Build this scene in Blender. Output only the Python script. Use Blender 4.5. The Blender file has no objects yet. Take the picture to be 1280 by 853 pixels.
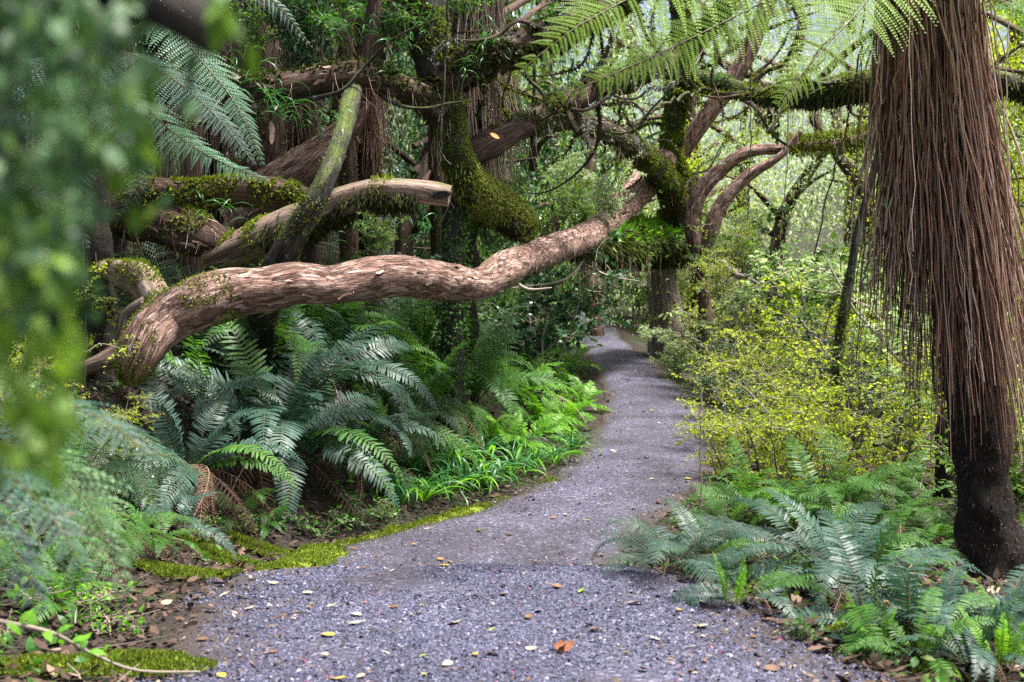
import bpy, math, random
import numpy as np
from mathutils import Vector, Matrix, Euler

# ------------------------------------------------------------------ camera, world, sun, exposure
scene = bpy.context.scene
COL = scene.collection
H_CAM = 1.25
F_PX = 1778.0                      # focal length in photograph pixels (1280 wide)
cam_d = bpy.data.cameras.new("camera")
cam = bpy.data.objects.new("camera", cam_d)
COL.objects.link(cam)
cam.location = (0, 0, H_CAM)
cam.rotation_euler = (math.radians(90), 0, 0)
cam_d.sensor_width = 36.0
cam_d.lens = 36.0 * F_PX / 1280.0
cam_d.clip_start = 0.05
cam_d.clip_end = 2000.0
cam_d.dof.use_dof = True
cam_d.dof.focus_distance = 10.5
cam_d.dof.aperture_fstop = 4.2
cam_d.dof.aperture_blades = 0
scene.camera = cam

SUN_EL, SUN_AZ = math.radians(70), math.radians(95)      # azimuth clockwise from +Y
world = bpy.data.worlds.new("World")
scene.world = world
world.use_nodes = True
wn = world.node_tree.nodes
sky = wn.new("ShaderNodeTexSky")
sky.sky_type = 'NISHITA'
sky.sun_disc = False
sky.sun_elevation = SUN_EL
sky.sun_rotation = SUN_AZ
sky.air_density = 1.0
sky.dust_density = 7.0
sky.ozone_density = 0.5
wn["Background"].inputs[1].default_value = 0.115
world.node_tree.links.new(sky.outputs[0], wn["Background"].inputs[0])

sun_d = bpy.data.lights.new("sun", 'SUN')
sun_d.energy = 4.4
sun_d.angle = math.radians(11)
sun_d.color = (1.0, 0.97, 0.92)
sun = bpy.data.objects.new("sun", sun_d)
COL.objects.link(sun)
sdir = Vector((math.sin(SUN_AZ) * math.cos(SUN_EL), math.cos(SUN_AZ) * math.cos(SUN_EL), math.sin(SUN_EL)))
sun.rotation_euler = sdir.to_track_quat('Z', 'Y').to_euler()

scene.view_settings.view_transform = 'Standard'
scene.view_settings.look = 'None'
scene.view_settings.exposure = 1.22
scene.view_settings.gamma = 1.0
scene.render.engine = 'CYCLES'
scene.cycles.max_bounces = 6
scene.cycles.diffuse_bounces = 3
scene.cycles.glossy_bounces = 2
scene.cycles.transmission_bounces = 3
scene.cycles.transparent_max_bounces = 4
scene.cycles.use_denoising = False
scene.cycles.sample_clamp_indirect = 4.0

# ------------------------------------------------------------------ small maths helpers
def P(px, py, Y):
    return np.array([(px - 640.0) / F_PX * Y, Y, H_CAM - (py - 426.5) / F_PX * Y])

def nrm(v):
    return v / np.maximum(np.linalg.norm(v, axis=-1, keepdims=True), 1e-9)

def make_noise(seed, k=7):
    r = np.random.default_rng(seed)
    d = r.normal(size=(k, 3)); d = nrm(d)
    f = r.uniform(0.6, 1.7, k); ph = r.uniform(0, 6.28, k)
    def n(p, octaves=3):
        out = 0.0; a = 1.0; s = 1.0
        for o in range(octaves):
            q = p * s
            out = out + a * np.sin((q @ (d * f[:, None]).T) + ph + o * 1.7).mean(-1) * 1.6
            a *= 0.5; s *= 2.13
        return out
    return n

NOISE = make_noise(3)

def spline(pts, n):
    """Catmull-Rom through rows of pts (any width), n samples, roughly even in length."""
    pts = np.asarray(pts, float)
    if len(pts) == 2:
        t = np.linspace(0, 1, n)[:, None]
        return pts[0] * (1 - t) + pts[1] * t
    p = np.vstack([2 * pts[0] - pts[1], pts, 2 * pts[-1] - pts[-2]])
    out = []
    for i in range(1, len(p) - 2):
        t = np.linspace(0, 1, 24, endpoint=False)[:, None]
        a, b, c, d = p[i - 1], p[i], p[i + 1], p[i + 2]
        out.append(0.5 * ((2 * b) + (-a + c) * t + (2 * a - 5 * b + 4 * c - d) * t ** 2 + (-a + 3 * b - 3 * c + d) * t ** 3))
    out.append(pts[-1:])
    out = np.vstack(out)
    L = np.concatenate([[0], np.cumsum(np.linalg.norm(np.diff(out[:, :3], axis=0), axis=1))])
    s = np.linspace(0, L[-1], n)
    return np.stack([np.interp(s, L, out[:, k]) for k in range(out.shape[1])], 1)

# ------------------------------------------------------------------ mesh builder
class MB:
    def __init__(self):
        self.V, self.UV, self.TI, self.T, self.Q, self.n = [], [], [], [], [], 0

    def add(self, V, tris=None, quads=None, uv=None, tint=None, mat=0, smooth=False):
        V = np.asarray(V, float).reshape(-1, 3)
        m = len(V)
        self.V.append(V)
        self.UV.append(np.zeros((m, 2)) if uv is None else np.asarray(uv, float).reshape(-1, 2))
        self.TI.append(np.full(m, 0.5) if tint is None else np.broadcast_to(np.asarray(tint, float).reshape(-1), (m,)) if np.size(tint) in (1, m) else np.asarray(tint))
        if tris is not None and len(tris):
            self.T.append((np.asarray(tris, int).reshape(-1, 3) + self.n, mat, smooth))
        if quads is not None and len(quads):
            self.Q.append((np.asarray(quads, int).reshape(-1, 4) + self.n, mat, smooth))
        self.n += m

    def mesh(self, name, mats, shift=None):
        V = np.vstack(self.V)
        if shift is not None:
            V = V - np.asarray(shift)
        UV = np.vstack(self.UV); TI = np.concatenate(self.TI)
        loops, starts, tot, mi, sm = [], [], [], [], []
        at = 0
        for lst, k in ((self.T, 3), (self.Q, 4)):
            for f, m, s in lst:
                loops.append(f.reshape(-1))
                starts.append(at + np.arange(len(f)) * k)
                mi.append(np.full(len(f), m)); sm.append(np.full(len(f), s))
                at += f.size
        loops = np.concatenate(loops); starts = np.concatenate(starts)
        mi = np.concatenate(mi); sm = np.concatenate(sm)
        me = bpy.data.meshes.new(name)
        me.vertices.add(len(V)); me.vertices.foreach_set("co", V.astype(np.float32).ravel())
        me.loops.add(len(loops)); me.loops.foreach_set("vertex_index", loops.astype(np.int32))
        me.polygons.add(len(starts)); me.polygons.foreach_set("loop_start", starts.astype(np.int32))
        me.polygons.foreach_set("material_index", mi.astype(np.int32))
        me.polygons.foreach_set("use_smooth", sm.astype(bool))
        uvl = me.uv_layers.new(name="UVMap")
        uvl.data.foreach_set("uv", UV[loops].astype(np.float32).ravel())
        at_ = me.attributes.new("tint", 'FLOAT', 'POINT')
        at_.data.foreach_set("value", TI.astype(np.float32))
        for m in (mats if isinstance(mats, (list, tuple)) else [mats]):
            me.materials.append(m)
        me.update(calc_edges=True)
        return me

def link(name, me, parent=None, loc=(0, 0, 0), rot=(0, 0, 0), scale=(1, 1, 1)):
    o = bpy.data.objects.new(name, me)
    COL.objects.link(o)
    o.location = loc; o.rotation_euler = rot
    o.scale = (scale,) * 3 if np.isscalar(scale) else scale
    if parent is not None:
        o.parent = parent
    return o

def tag(o, label=None, cat=None, group=None, kind=None):
    if label: o["label"] = label
    if cat: o["category"] = cat
    if group: o["group"] = group
    if kind: o["kind"] = kind
    return o

def thing(name, label, cat, loc=(0, 0, 0), group=None, rot=(0, 0, 0)):
    o = bpy.data.objects.new(name, None)
    o.empty_display_size = 0.1
    COL.objects.link(o)
    o.location = loc; o.rotation_euler = rot
    return tag(o, label, cat, group)

# ------------------------------------------------------------------ materials
def new_mat(name):
    m = bpy.data.materials.new(name)
    m.use_nodes = True
    nt = m.node_tree
    return m, nt, nt.nodes, nt.links, nt.nodes["Principled BSDF"]

def ramp(nodes, stops):
    r = nodes.new("ShaderNodeValToRGB")
    e = r.color_ramp.elements
    while len(e) < len(stops):
        e.new(0.5)
    for k, (p, c) in enumerate(stops):
        e[k].position = p; e[k].color = (*c, 1)
    return r

def leaf_mat(name, stops, rough=0.46, trans=0.35, spec=0.32, warm=(1.5, 1.5, 0.6)):
    m, nt, N, L, bs = new_mat(name)
    at = N.new("ShaderNodeAttribute"); at.attribute_name = "tint"
    oi = N.new("ShaderNodeObjectInfo")
    ad = N.new("ShaderNodeMath"); ad.operation = 'MULTIPLY_ADD'
    L.new(oi.outputs["Random"], ad.inputs[0]); ad.inputs[1].default_value = 0.3
    sb = N.new("ShaderNodeMath"); sb.operation = 'SUBTRACT'; L.new(at.outputs["Fac"], sb.inputs[0]); sb.inputs[1].default_value = 0.15
    L.new(sb.outputs[0], ad.inputs[2])
    r = ramp(N, stops); L.new(ad.outputs[0], r.inputs[0])
    L.new(r.outputs[0], bs.inputs["Base Color"])
    bs.inputs["Roughness"].default_value = rough
    bs.inputs["Specular IOR Level"].default_value = spec
    tr = N.new("ShaderNodeBsdfTranslucent")
    mx = N.new("ShaderNodeMix"); mx.data_type = 'RGBA'; mx.blend_type = 'MULTIPLY'; mx.inputs[0].default_value = 1
    L.new(r.outputs[0], mx.inputs[6]); mx.inputs[7].default_value = (*warm, 1)
    L.new(mx.outputs[2], tr.inputs[0])
    ms = N.new("ShaderNodeMixShader"); ms.inputs[0].default_value = trans
    L.new(bs.outputs[0], ms.inputs[1]); L.new(tr.outputs[0], ms.inputs[2])
    L.new(ms.outputs[0], N["Material Output"].inputs[0])
    return m

def bark_mat(name, stops, su=5.0, sv=26.0, bump=0.6, rough=0.85, moss=0.0, moss_col=(0.10, 0.14, 0.02), lichen=0.0):
    m, nt, N, L, bs = new_mat(name)
    tc = N.new("ShaderNodeTexCoord")
    nd = N.new("ShaderNodeTexNoise"); nd.inputs["Scale"].default_value = 4.0; nd.inputs["Detail"].default_value = 3
    L.new(tc.outputs["Object"], nd.inputs["Vector"])
    vm = N.new("ShaderNodeVectorMath"); vm.operation = 'MULTIPLY_ADD'; L.new(nd.outputs["Color"], vm.inputs[0]); vm.inputs[1].default_value = (0.16, 0.05, 0); L.new(tc.outputs["UV"], vm.inputs[2])
    def mapped(a, b):
        mp = N.new("ShaderNodeMapping"); mp.inputs["Scale"].default_value = (a, b, 1); L.new(vm.outputs[0], mp.inputs[0]); return mp.outputs[0]
    n1 = N.new("ShaderNodeTexNoise"); n1.inputs["Scale"].default_value = 1.0; n1.inputs["Detail"].default_value = 9; n1.inputs["Roughness"].default_value = 0.7
    L.new(mapped(su, sv), n1.inputs["Vector"])
    vo = N.new("ShaderNodeTexVoronoi"); vo.inputs["Scale"].default_value = 1.0
    L.new(mapped(su * 0.9, sv * 0.8), vo.inputs["Vector"])
    cell = N.new("ShaderNodeSeparateColor"); L.new(vo.outputs["Color"], cell.inputs[0])
    n4 = N.new("ShaderNodeTexNoise"); n4.inputs["Scale"].default_value = 1.0; n4.inputs["Detail"].default_value = 5; n4.inputs["Roughness"].default_value = 0.6
    L.new(mapped(su * 0.35, sv * 0.7), n4.inputs["Vector"])
    ab = N.new("ShaderNodeMath"); ab.operation = 'SUBTRACT'; L.new(n4.outputs[0], ab.inputs[0]); ab.inputs[1].default_value = 0.5
    ab2 = N.new("ShaderNodeMath"); ab2.operation = 'ABSOLUTE'; L.new(ab.outputs[0], ab2.inputs[0])
    fm = N.new("ShaderNodeMath"); fm.operation = 'MULTIPLY_ADD'; L.new(cell.outputs[0], fm.inputs[0]); fm.inputs[1].default_value = 0.34
    fs = N.new("ShaderNodeMath"); fs.operation = 'SUBTRACT'; L.new(n1.outputs[0], fs.inputs[0]); fs.inputs[1].default_value = 0.17; L.new(fs.outputs[0], fm.inputs[2])
    r = ramp(N, stops); L.new(fm.outputs[0], r.inputs[0])
    crack = ramp(N, [(0.0, (0.22, 0.19, 0.17)), (0.028, (1, 1, 1))]); L.new(ab2.outputs[0], crack.inputs[0])
    mu = N.new("ShaderNodeMix"); mu.data_type = 'RGBA'; mu.blend_type = 'MULTIPLY'; mu.inputs[0].default_value = 0.75
    L.new(r.outputs[0], mu.inputs[6]); L.new(crack.outputs[0], mu.inputs[7])
    col = mu.outputs[2]
    n2 = N.new("ShaderNodeTexNoise"); n2.inputs["Scale"].default_value = 5.0; n2.inputs["Detail"].default_value = 8; n2.inputs["Roughness"].default_value = 0.7
    L.new(tc.outputs["Object"], n2.inputs["Vector"])
    if moss > 0:
        ge = N.new("ShaderNodeNewGeometry"); sx = N.new("ShaderNodeSeparateXYZ"); L.new(ge.outputs["Normal"], sx.inputs[0])
        a = N.new("ShaderNodeMath"); a.operation = 'MULTIPLY_ADD'; L.new(sx.outputs[2], a.inputs[0]); a.inputs[1].default_value = 0.25
        L.new(n2.outputs[0], a.inputs[2])
        rr = ramp(N, [(0.85 - moss * 0.6, (0, 0, 0)), (1.05 - moss * 0.6, (0.85, 0.85, 0.85))]); L.new(a.outputs[0], rr.inputs[0])
        mm = N.new("ShaderNodeMix"); mm.data_type = 'RGBA'; L.new(rr.outputs[0], mm.inputs[0]); L.new(col, mm.inputs[6])
        mm.inputs[7].default_value = (*moss_col, 1); col = mm.outputs[2]
    if lichen > 0:
        n3 = N.new("ShaderNodeTexNoise"); n3.inputs["Scale"].default_value = 16.0; n3.inputs["Detail"].default_value = 6
        L.new(tc.outputs["Object"], n3.inputs["Vector"])
        r3 = ramp(N, [(0.72 - lichen * 0.2, (0, 0, 0)), (0.76 - lichen * 0.2, (1, 1, 1))]); L.new(n3.outputs[0], r3.inputs[0])
        m3 = N.new("ShaderNodeMix"); m3.data_type = 'RGBA'; L.new(r3.outputs[0], m3.inputs[0]); L.new(col, m3.inputs[6])
        m3.inputs[7].default_value = (0.36, 0.39, 0.36, 1); col = m3.outputs[2]
    L.new(col, bs.inputs["Base Color"])
    bs.inputs["Roughness"].default_value = rough
    bs.inputs["Specular IOR Level"].default_value = 0.35
    ht = N.new("ShaderNodeMath"); ht.operation = 'MULTIPLY_ADD'; L.new(cell.outputs[0], ht.inputs[0]); ht.inputs[1].default_value = 0.45
    L.new(n1.outputs[0], ht.inputs[2])
    cr = N.new("ShaderNodeMath"); cr.operation = 'MINIMUM'; L.new(ab2.outputs[0], cr.inputs[0]); cr.inputs[1].default_value = 0.05
    h2 = N.new("ShaderNodeMath"); h2.operation = 'MULTIPLY_ADD'; L.new(cr.outputs[0], h2.inputs[0]); h2.inputs[1].default_value = 9.0; L.new(ht.outputs[0], h2.inputs[2])
    bp = N.new("ShaderNodeBump"); bp.inputs["Strength"].default_value = bump; bp.inputs["Distance"].default_value = 0.035
    L.new(h2.outputs[0], bp.inputs["Height"]); L.new(bp.outputs[0], bs.inputs["Normal"])
    return m

def tint_mat(name, stops, rough=0.8, spec=0.3, bump=0.0, bscale=40.0, obj_rand=0.35):
    m, nt, N, L, bs = new_mat(name)
    at = N.new("ShaderNodeAttribute"); at.attribute_name = "tint"
    oi = N.new("ShaderNodeObjectInfo")
    sb = N.new("ShaderNodeMath"); sb.operation = 'SUBTRACT'; L.new(oi.outputs["Random"], sb.inputs[0]); sb.inputs[1].default_value = 0.5
    ad = N.new("ShaderNodeMath"); ad.operation = 'MULTIPLY_ADD'; L.new(sb.outputs[0], ad.inputs[0]); ad.inputs[1].default_value = obj_rand
    L.new(at.outputs["Fac"], ad.inputs[2])
    r = ramp(N, stops); L.new(ad.outputs[0], r.inputs[0])
    L.new(r.outputs[0], bs.inputs["Base Color"])
    bs.inputs["Roughness"].default_value = rough; bs.inputs["Specular IOR Level"].default_value = spec
    if bump:
        tc = N.new("ShaderNodeTexCoord"); no = N.new("ShaderNodeTexNoise"); no.inputs["Scale"].default_value = bscale; no.inputs["Detail"].default_value = 6
        L.new(tc.outputs["Object"], no.inputs["Vector"])
        bp = N.new("ShaderNodeBump"); bp.inputs["Strength"].default_value = bump; bp.inputs["Distance"].default_value = 0.02
        L.new(no.outputs[0], bp.inputs["Height"]); L.new(bp.outputs[0], bs.inputs["Normal"])
    return m

M = {}
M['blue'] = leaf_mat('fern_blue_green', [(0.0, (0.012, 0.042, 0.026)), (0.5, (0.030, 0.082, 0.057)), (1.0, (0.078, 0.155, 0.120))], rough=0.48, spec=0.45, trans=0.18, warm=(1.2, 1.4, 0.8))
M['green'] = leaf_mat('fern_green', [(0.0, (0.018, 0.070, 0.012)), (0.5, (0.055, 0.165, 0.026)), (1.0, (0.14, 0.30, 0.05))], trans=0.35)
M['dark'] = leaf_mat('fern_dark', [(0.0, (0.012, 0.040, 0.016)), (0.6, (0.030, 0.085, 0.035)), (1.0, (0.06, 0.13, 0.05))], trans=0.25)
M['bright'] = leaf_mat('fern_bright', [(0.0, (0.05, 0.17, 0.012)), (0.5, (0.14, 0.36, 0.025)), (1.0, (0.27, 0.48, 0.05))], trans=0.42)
M['lime'] = leaf_mat('tree_fern_lime', [(0.0, (0.12, 0.22, 0.02)), (0.5, (0.21, 0.36, 0.04)), (1.0, (0.30, 0.42, 0.07))], trans=0.5)
M['yellow'] = leaf_mat('shrub_yellow_green', [(0.0, (0.14, 0.22, 0.015)), (0.5, (0.35, 0.46, 0.035)), (1.0, (0.58, 0.64, 0.10))], trans=0.5)
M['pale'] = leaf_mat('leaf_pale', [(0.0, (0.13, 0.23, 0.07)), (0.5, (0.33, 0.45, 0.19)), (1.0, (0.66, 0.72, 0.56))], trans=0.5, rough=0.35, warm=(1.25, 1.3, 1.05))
M['mid'] = leaf_mat('leaf_mid', [(0.0, (0.03, 0.08, 0.02)), (0.5, (0.08, 0.17, 0.035)), (1.0, (0.20, 0.30, 0.06))], trans=0.4)
M['glossy'] = leaf_mat('leaf_glossy_dark', [(0.0, (0.012, 0.05, 0.02)), (0.5, (0.03, 0.10, 0.04)), (1.0, (0.08, 0.20, 0.09))], trans=0.2, rough=0.28)
M['strap'] = leaf_mat('leaf_strap_green', [(0.0, (0.02, 0.09, 0.03)), (0.5, (0.05, 0.17, 0.055)), (1.0, (0.11, 0.27, 0.09))], trans=0.25, rough=0.3)
M['hanging'] = leaf_mat('leaf_hanging', [(0.0, (0.03, 0.07, 0.008)), (0.5, (0.09, 0.19, 0.02)), (1.0, (0.20, 0.34, 0.05))], trans=0.3, rough=0.5)
M['feather'] = leaf_mat('frond_feathery_pale', [(0.0, (0.04, 0.11, 0.06)), (0.5, (0.10, 0.22, 0.13)), (1.0, (0.22, 0.37, 0.25))], trans=0.3, rough=0.45)
M['filmy'] = leaf_mat('leaf_filmy', [(0.0, (0.012, 0.034, 0.015)), (0.5, (0.060, 0.140, 0.052)), (1.0, (0.22, 0.37, 0.18))], trans=0.25, rough=0.5)
M['dead'] = leaf_mat('dead_frond', [(0.0, (0.05, 0.028, 0.018)), (0.5, (0.12, 0.065, 0.045)), (1.0, (0.24, 0.15, 0.10))], trans=0.1, rough=0.8, spec=0.2, warm=(1, .8, .6))
M['moss'] = leaf_mat('moss', [(0.0, (0.06, 0.085, 0.010)), (0.5, (0.14, 0.19, 0.018)), (1.0, (0.27, 0.33, 0.04))], trans=0.25, rough=0.8, spec=0.15)
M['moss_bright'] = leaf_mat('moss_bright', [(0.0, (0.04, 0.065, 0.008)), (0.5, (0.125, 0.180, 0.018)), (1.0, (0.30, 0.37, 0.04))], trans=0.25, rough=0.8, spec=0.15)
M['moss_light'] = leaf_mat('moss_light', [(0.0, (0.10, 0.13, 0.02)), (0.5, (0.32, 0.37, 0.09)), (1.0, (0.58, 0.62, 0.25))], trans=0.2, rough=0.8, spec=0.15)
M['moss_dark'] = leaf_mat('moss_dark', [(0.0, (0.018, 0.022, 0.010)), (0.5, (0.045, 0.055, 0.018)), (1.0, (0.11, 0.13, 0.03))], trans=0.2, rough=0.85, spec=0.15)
M['lichen'] = leaf_mat('grey_lichen', [(0.0, (0.06, 0.065, 0.05)), (0.5, (0.17, 0.19, 0.15)), (1.0, (0.36, 0.40, 0.35))], trans=0.15, rough=0.85, spec=0.15, warm=(1, 1, 1))
M['red_bark'] = bark_mat('bark_pink_peeling', [(0.26, (0.06, 0.034, 0.027)), (0.42, (0.25, 0.140, 0.108)), (0.58, (0.42, 0.262, 0.212)), (0.76, (0.64, 0.50, 0.45))], su=9, sv=34, bump=1.0, moss=0.10)
M['pale_wood'] = bark_mat('broken_pale_wood', [(0.25, (0.20, 0.12, 0.085)), (0.5, (0.45, 0.31, 0.24)), (0.8, (0.62, 0.48, 0.40))], su=10, sv=40, bump=0.8)
M['straw'] = tint_mat('straw_stalk', [(0.0, (0.08, 0.055, 0.04)), (0.4, (0.22, 0.165, 0.125)), (0.75, (0.38, 0.30, 0.24)), (1.0, (0.55, 0.47, 0.40))], rough=0.6, obj_rand=1.0)
M['old_bark'] = bark_mat('bark_weathered_log', [(0.25, (0.10, 0.062, 0.045)), (0.5, (0.28, 0.19, 0.145)), (0.75, (0.48, 0.37, 0.31))], su=3, sv=30, bump=0.6, moss=0.35)
M['brown_bark'] = bark_mat('bark_brown_flaky', [(0.2, (0.025, 0.016, 0.012)), (0.5, (0.095, 0.056, 0.040)), (0.8, (0.22, 0.14, 0.105))], su=6, sv=26, bump=1.0, moss=0.2)
M['dark_bark'] = bark_mat('bark_dark_mossy', [(0.2, (0.014, 0.013, 0.011)), (0.5, (0.04, 0.036, 0.03)), (0.8, (0.10, 0.09, 0.075))], su=6, sv=20, bump=0.9, moss=0.5, lichen=0.3)
M['grey_bark'] = bark_mat('bark_grey_stump', [(0.2, (0.12, 0.095, 0.088)), (0.5, (0.30, 0.245, 0.23)), (0.8, (0.48, 0.42, 0.41))], su=4, sv=24, bump=0.8, moss=0.3, lichen=0.2)
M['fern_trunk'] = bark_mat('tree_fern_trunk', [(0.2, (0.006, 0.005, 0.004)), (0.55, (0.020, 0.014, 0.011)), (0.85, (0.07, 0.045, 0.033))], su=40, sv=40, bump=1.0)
M['twig'] = tint_mat('twig', [(0.0, (0.06, 0.048, 0.036)), (1.0, (0.32, 0.27, 0.22))])
M['stalk'] = tint_mat('dead_stalk', [(0.0, (0.065, 0.030, 0.018)), (0.35, (0.215, 0.108, 0.070)), (0.68, (0.42, 0.255, 0.180)), (1.0, (0.70, 0.55, 0.46))], rough=0.5, spec=0.4, obj_rand=1.0)
M['rachis'] = tint_mat('rachis', [(0.0, (0.05, 0.035, 0.015)), (1.0, (0.14, 0.13, 0.04))], rough=0.5)
M['flake'] = tint_mat('bark_flake', [(0.0, (0.10, 0.055, 0.04)), (0.5, (0.28, 0.165, 0.125)), (1.0, (0.52, 0.38, 0.32))], bump=0.3, obj_rand=0.9)
M['stone'] = tint_mat('gravel_stone', [(0.0, (0.020, 0.021, 0.040)), (0.45, (0.080, 0.082, 0.145)), (0.8, (0.20, 0.205, 0.31)), (1.0, (0.58, 0.58, 0.66))], rough=0.7, spec=0.4)
M['litter'] = tint_mat('leaf_litter', [(0.0, (0.018, 0.012, 0.009)), (0.4, (0.06, 0.036, 0.024)), (0.75, (0.14, 0.085, 0.055)), (1.0, (0.34, 0.26, 0.20))], rough=0.75)
M['petal'] = tint_mat('fuchsia_petal', [(0.0, (0.10, 0.01, 0.03)), (1.0, (0.30, 0.03, 0.10))], rough=0.6)
for nm, c in dict(cream=(0.50, 0.43, 0.29), yellow_leaf=(0.46, 0.34, 0.06), brown_leaf=(0.17, 0.095, 0.055), orange_leaf=(0.42, 0.17, 0.04), green_leaf=(0.22, 0.30, 0.05)).items():
    M[nm] = tint_mat(nm, [(0.0, tuple(x * 0.65 for x in c)), (1.0, tuple(min(1, x * 1.2) for x in c))], rough=0.6, bump=0.2, bscale=60)

def ground_material():
    m, nt, N, L, bs = new_mat('forest_floor')
    tc = N.new("ShaderNodeTexCoord")
    n1 = N.new("ShaderNodeTexNoise"); n1.inputs["Scale"].default_value = 9; n1.inputs["Detail"].default_value = 10; n1.inputs["Roughness"].default_value = 0.7
    n2 = N.new("ShaderNodeTexNoise"); n2.inputs["Scale"].default_value = 1.3; n2.inputs["Detail"].default_value = 4
    L.new(tc.outputs["Object"], n1.inputs["Vector"]); L.new(tc.outputs["Object"], n2.inputs["Vector"])
    r = ramp(N, [(0.25, (0.007, 0.005, 0.004)), (0.5, (0.022, 0.015, 0.010)), (0.75, (0.060, 0.039, 0.027))])
    L.new(n1.outputs[0], r.inputs[0])
    r2 = ramp(N, [(0.52, (0, 0, 0)), (0.66, (1, 1, 1))]); L.new(n2.outputs[0], r2.inputs[0])
    mx = N.new("ShaderNodeMix"); mx.data_type = 'RGBA'; L.new(r2.outputs[0], mx.inputs[0]); L.new(r.outputs[0], mx.inputs[6]); mx.inputs[7].default_value = (0.03, 0.05, 0.012, 1)
    L.new(mx.outputs[2], bs.inputs["Base Color"]); bs.inputs["Roughness"].default_value = 0.95
    bp = N.new("ShaderNodeBump"); bp.inputs["Strength"].default_value = 1; bp.inputs["Distance"].default_value = 0.05
    L.new(n1.outputs[0], bp.inputs["Height"]); L.new(bp.outputs[0], bs.inputs["Normal"])
    return m
M['ground'] = ground_material()

def path_material():
    m, nt, N, L, bs = new_mat('path_gravel')
    tc = N.new("ShaderNodeTexCoord")
    v = N.new("ShaderNodeTexVoronoi"); v.inputs["Scale"].default_value = 55; v.inputs["Randomness"].default_value = 1
    n = N.new("ShaderNodeTexNoise"); n.inputs["Scale"].default_value = 1.1; n.inputs["Detail"].default_value = 7
    for q in (v, n): L.new(tc.outputs["Object"], q.inputs["Vector"])
    bw = N.new("ShaderNodeSeparateColor"); L.new(v.outputs["Color"], bw.inputs[0])
    r = ramp(N, [(0.0, (0.036, 0.034, 0.056)), (0.6, (0.066, 0.064, 0.100)), (0.9, (0.108, 0.105, 0.155)), (1.0, (0.27, 0.26, 0.34))]); L.new(bw.outputs[0], r.inputs[0])
    r2 = ramp(N, [(0.36, (0.50, 0.47, 0.47)), (0.55, (0.95, 0.95, 0.97)), (0.7, (1.25, 1.24, 1.26))]); L.new(n.outputs[0], r2.inputs[0])
    mx = N.new("ShaderNodeMix"); mx.data_type = 'RGBA'; mx.blend_type = 'MULTIPLY'; mx.inputs[0].default_value = 1
    L.new(r.outputs[0], mx.inputs[6]); L.new(r2.outputs[0], mx.inputs[7])
    uv = N.new("ShaderNodeSeparateXYZ"); L.new(tc.outputs["UV"], uv.inputs[0])
    ee = N.new("ShaderNodeMath"); ee.operation = 'SUBTRACT'; L.new(uv.outputs[0], ee.inputs[0]); ee.inputs[1].default_value = 0.5
    ea = N.new("ShaderNodeMath"); ea.operation = 'ABSOLUTE'; L.new(ee.outputs[0], ea.inputs[0])
    n5 = N.new("ShaderNodeTexNoise"); n5.inputs["Scale"].default_value = 3.5; n5.inputs["Detail"].default_value = 6; L.new(tc.outputs["Object"], n5.inputs["Vector"])
    em = N.new("ShaderNodeMath"); em.operation = 'MULTIPLY_ADD'; L.new(n5.outputs[0], em.inputs[0]); em.inputs[1].default_value = 0.30; L.new(ea.outputs[0], em.inputs[2])
    er = ramp(N, [(0.50, (0, 0, 0)), (0.62, (1, 1, 1))]); L.new(em.outputs[0], er.inputs[0])
    dm = N.new("ShaderNodeMix"); dm.data_type = 'RGBA'; L.new(er.outputs[0], dm.inputs[0]); L.new(mx.outputs[2], dm.inputs[6]); dm.inputs[7].default_value = (0.040, 0.028, 0.024, 1)
    L.new(dm.outputs[2], bs.inputs["Base Color"])
    bs.inputs["Roughness"].default_value = 0.8
    bp = N.new("ShaderNodeBump"); bp.inputs["Strength"].default_value = 0.9; bp.inputs["Distance"].default_value = 0.012
    L.new(v.outputs["Distance"], bp.inputs["Height"]); bp.invert = True
    L.new(bp.outputs[0], bs.inputs["Normal"])
    return m
M['path'] = path_material()

# ------------------------------------------------------------------ terrain
TY = np.array([-60, -6, 3, 5.2, 6.5, 7.3, 8.1, 9, 10, 11, 12, 13.5, 17, 21, 26, 31, 36, 42, 80.])
TZ = np.array([0, 0, 0, 0, 0.02, 0.02, -0.10, -0.20, -0.23, -0.22, -0.18, -0.09, 0.16, 0.5, 1.05, 1.72, 2.4, 3.2, 7.5])
TLX = np.array([190, 190, 140, 195, 238, 285, 320, 345, 400, 500, 598, 688, 744, 756, 731, 710, 684, 664, 664.])
TRX = np.array([1100, 1100, 1400, 1085, 925, 812, 762, 752, 758, 795, 838, 894, 896, 858, 798, 754, 722, 694, 694.])
TL = (TLX - 640) / F_PX * TY; TR = (TRX - 640) / F_PX * TY
TL[:3] = -1.25; TR[:3] = 1.5
_y = np.arange(-60, 80, 0.05)
def _smooth(t, w=21):
    v = np.interp(_y, TY, t); k = np.hanning(w + 2)[1:-1]; k /= k.sum()
    return np.convolve(np.pad(v, w // 2, mode='edge'), k, 'valid')
_PZ, _PL, _PR = _smooth(TZ, 21), _smooth(TL), _smooth(TR)
_k = np.clip((_y - 10) / 3, 0, 1); _PZ = _PZ * (1 - _k) + _smooth(TZ, 141) * _k
pz = lambda y: np.interp(y, _y, _PZ)
pl = lambda y: np.interp(y, _y, _PL)
pr = lambda y: np.interp(y, _y, _PR)
sst = lambda a, b, x: (lambda t: t * t * (3 - 2 * t))(np.clip((x - a) / (b - a), 0, 1))

def pzx(x, y):
    u = np.clip((x - pl(y)) / np.maximum(pr(y) - pl(y), 0.1), 0, 1)
    return pz(y) + 0.05 * sst(5.6, 7.1, y) * (1 - sst(7.3, 8.3, y)) * (0.4 + 0.6 * u) - 0.15 * sst(7.5, 8.5, y) * (1 - sst(10.0, 12.0, y)) * sst(0.05, 0.8, u)

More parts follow.
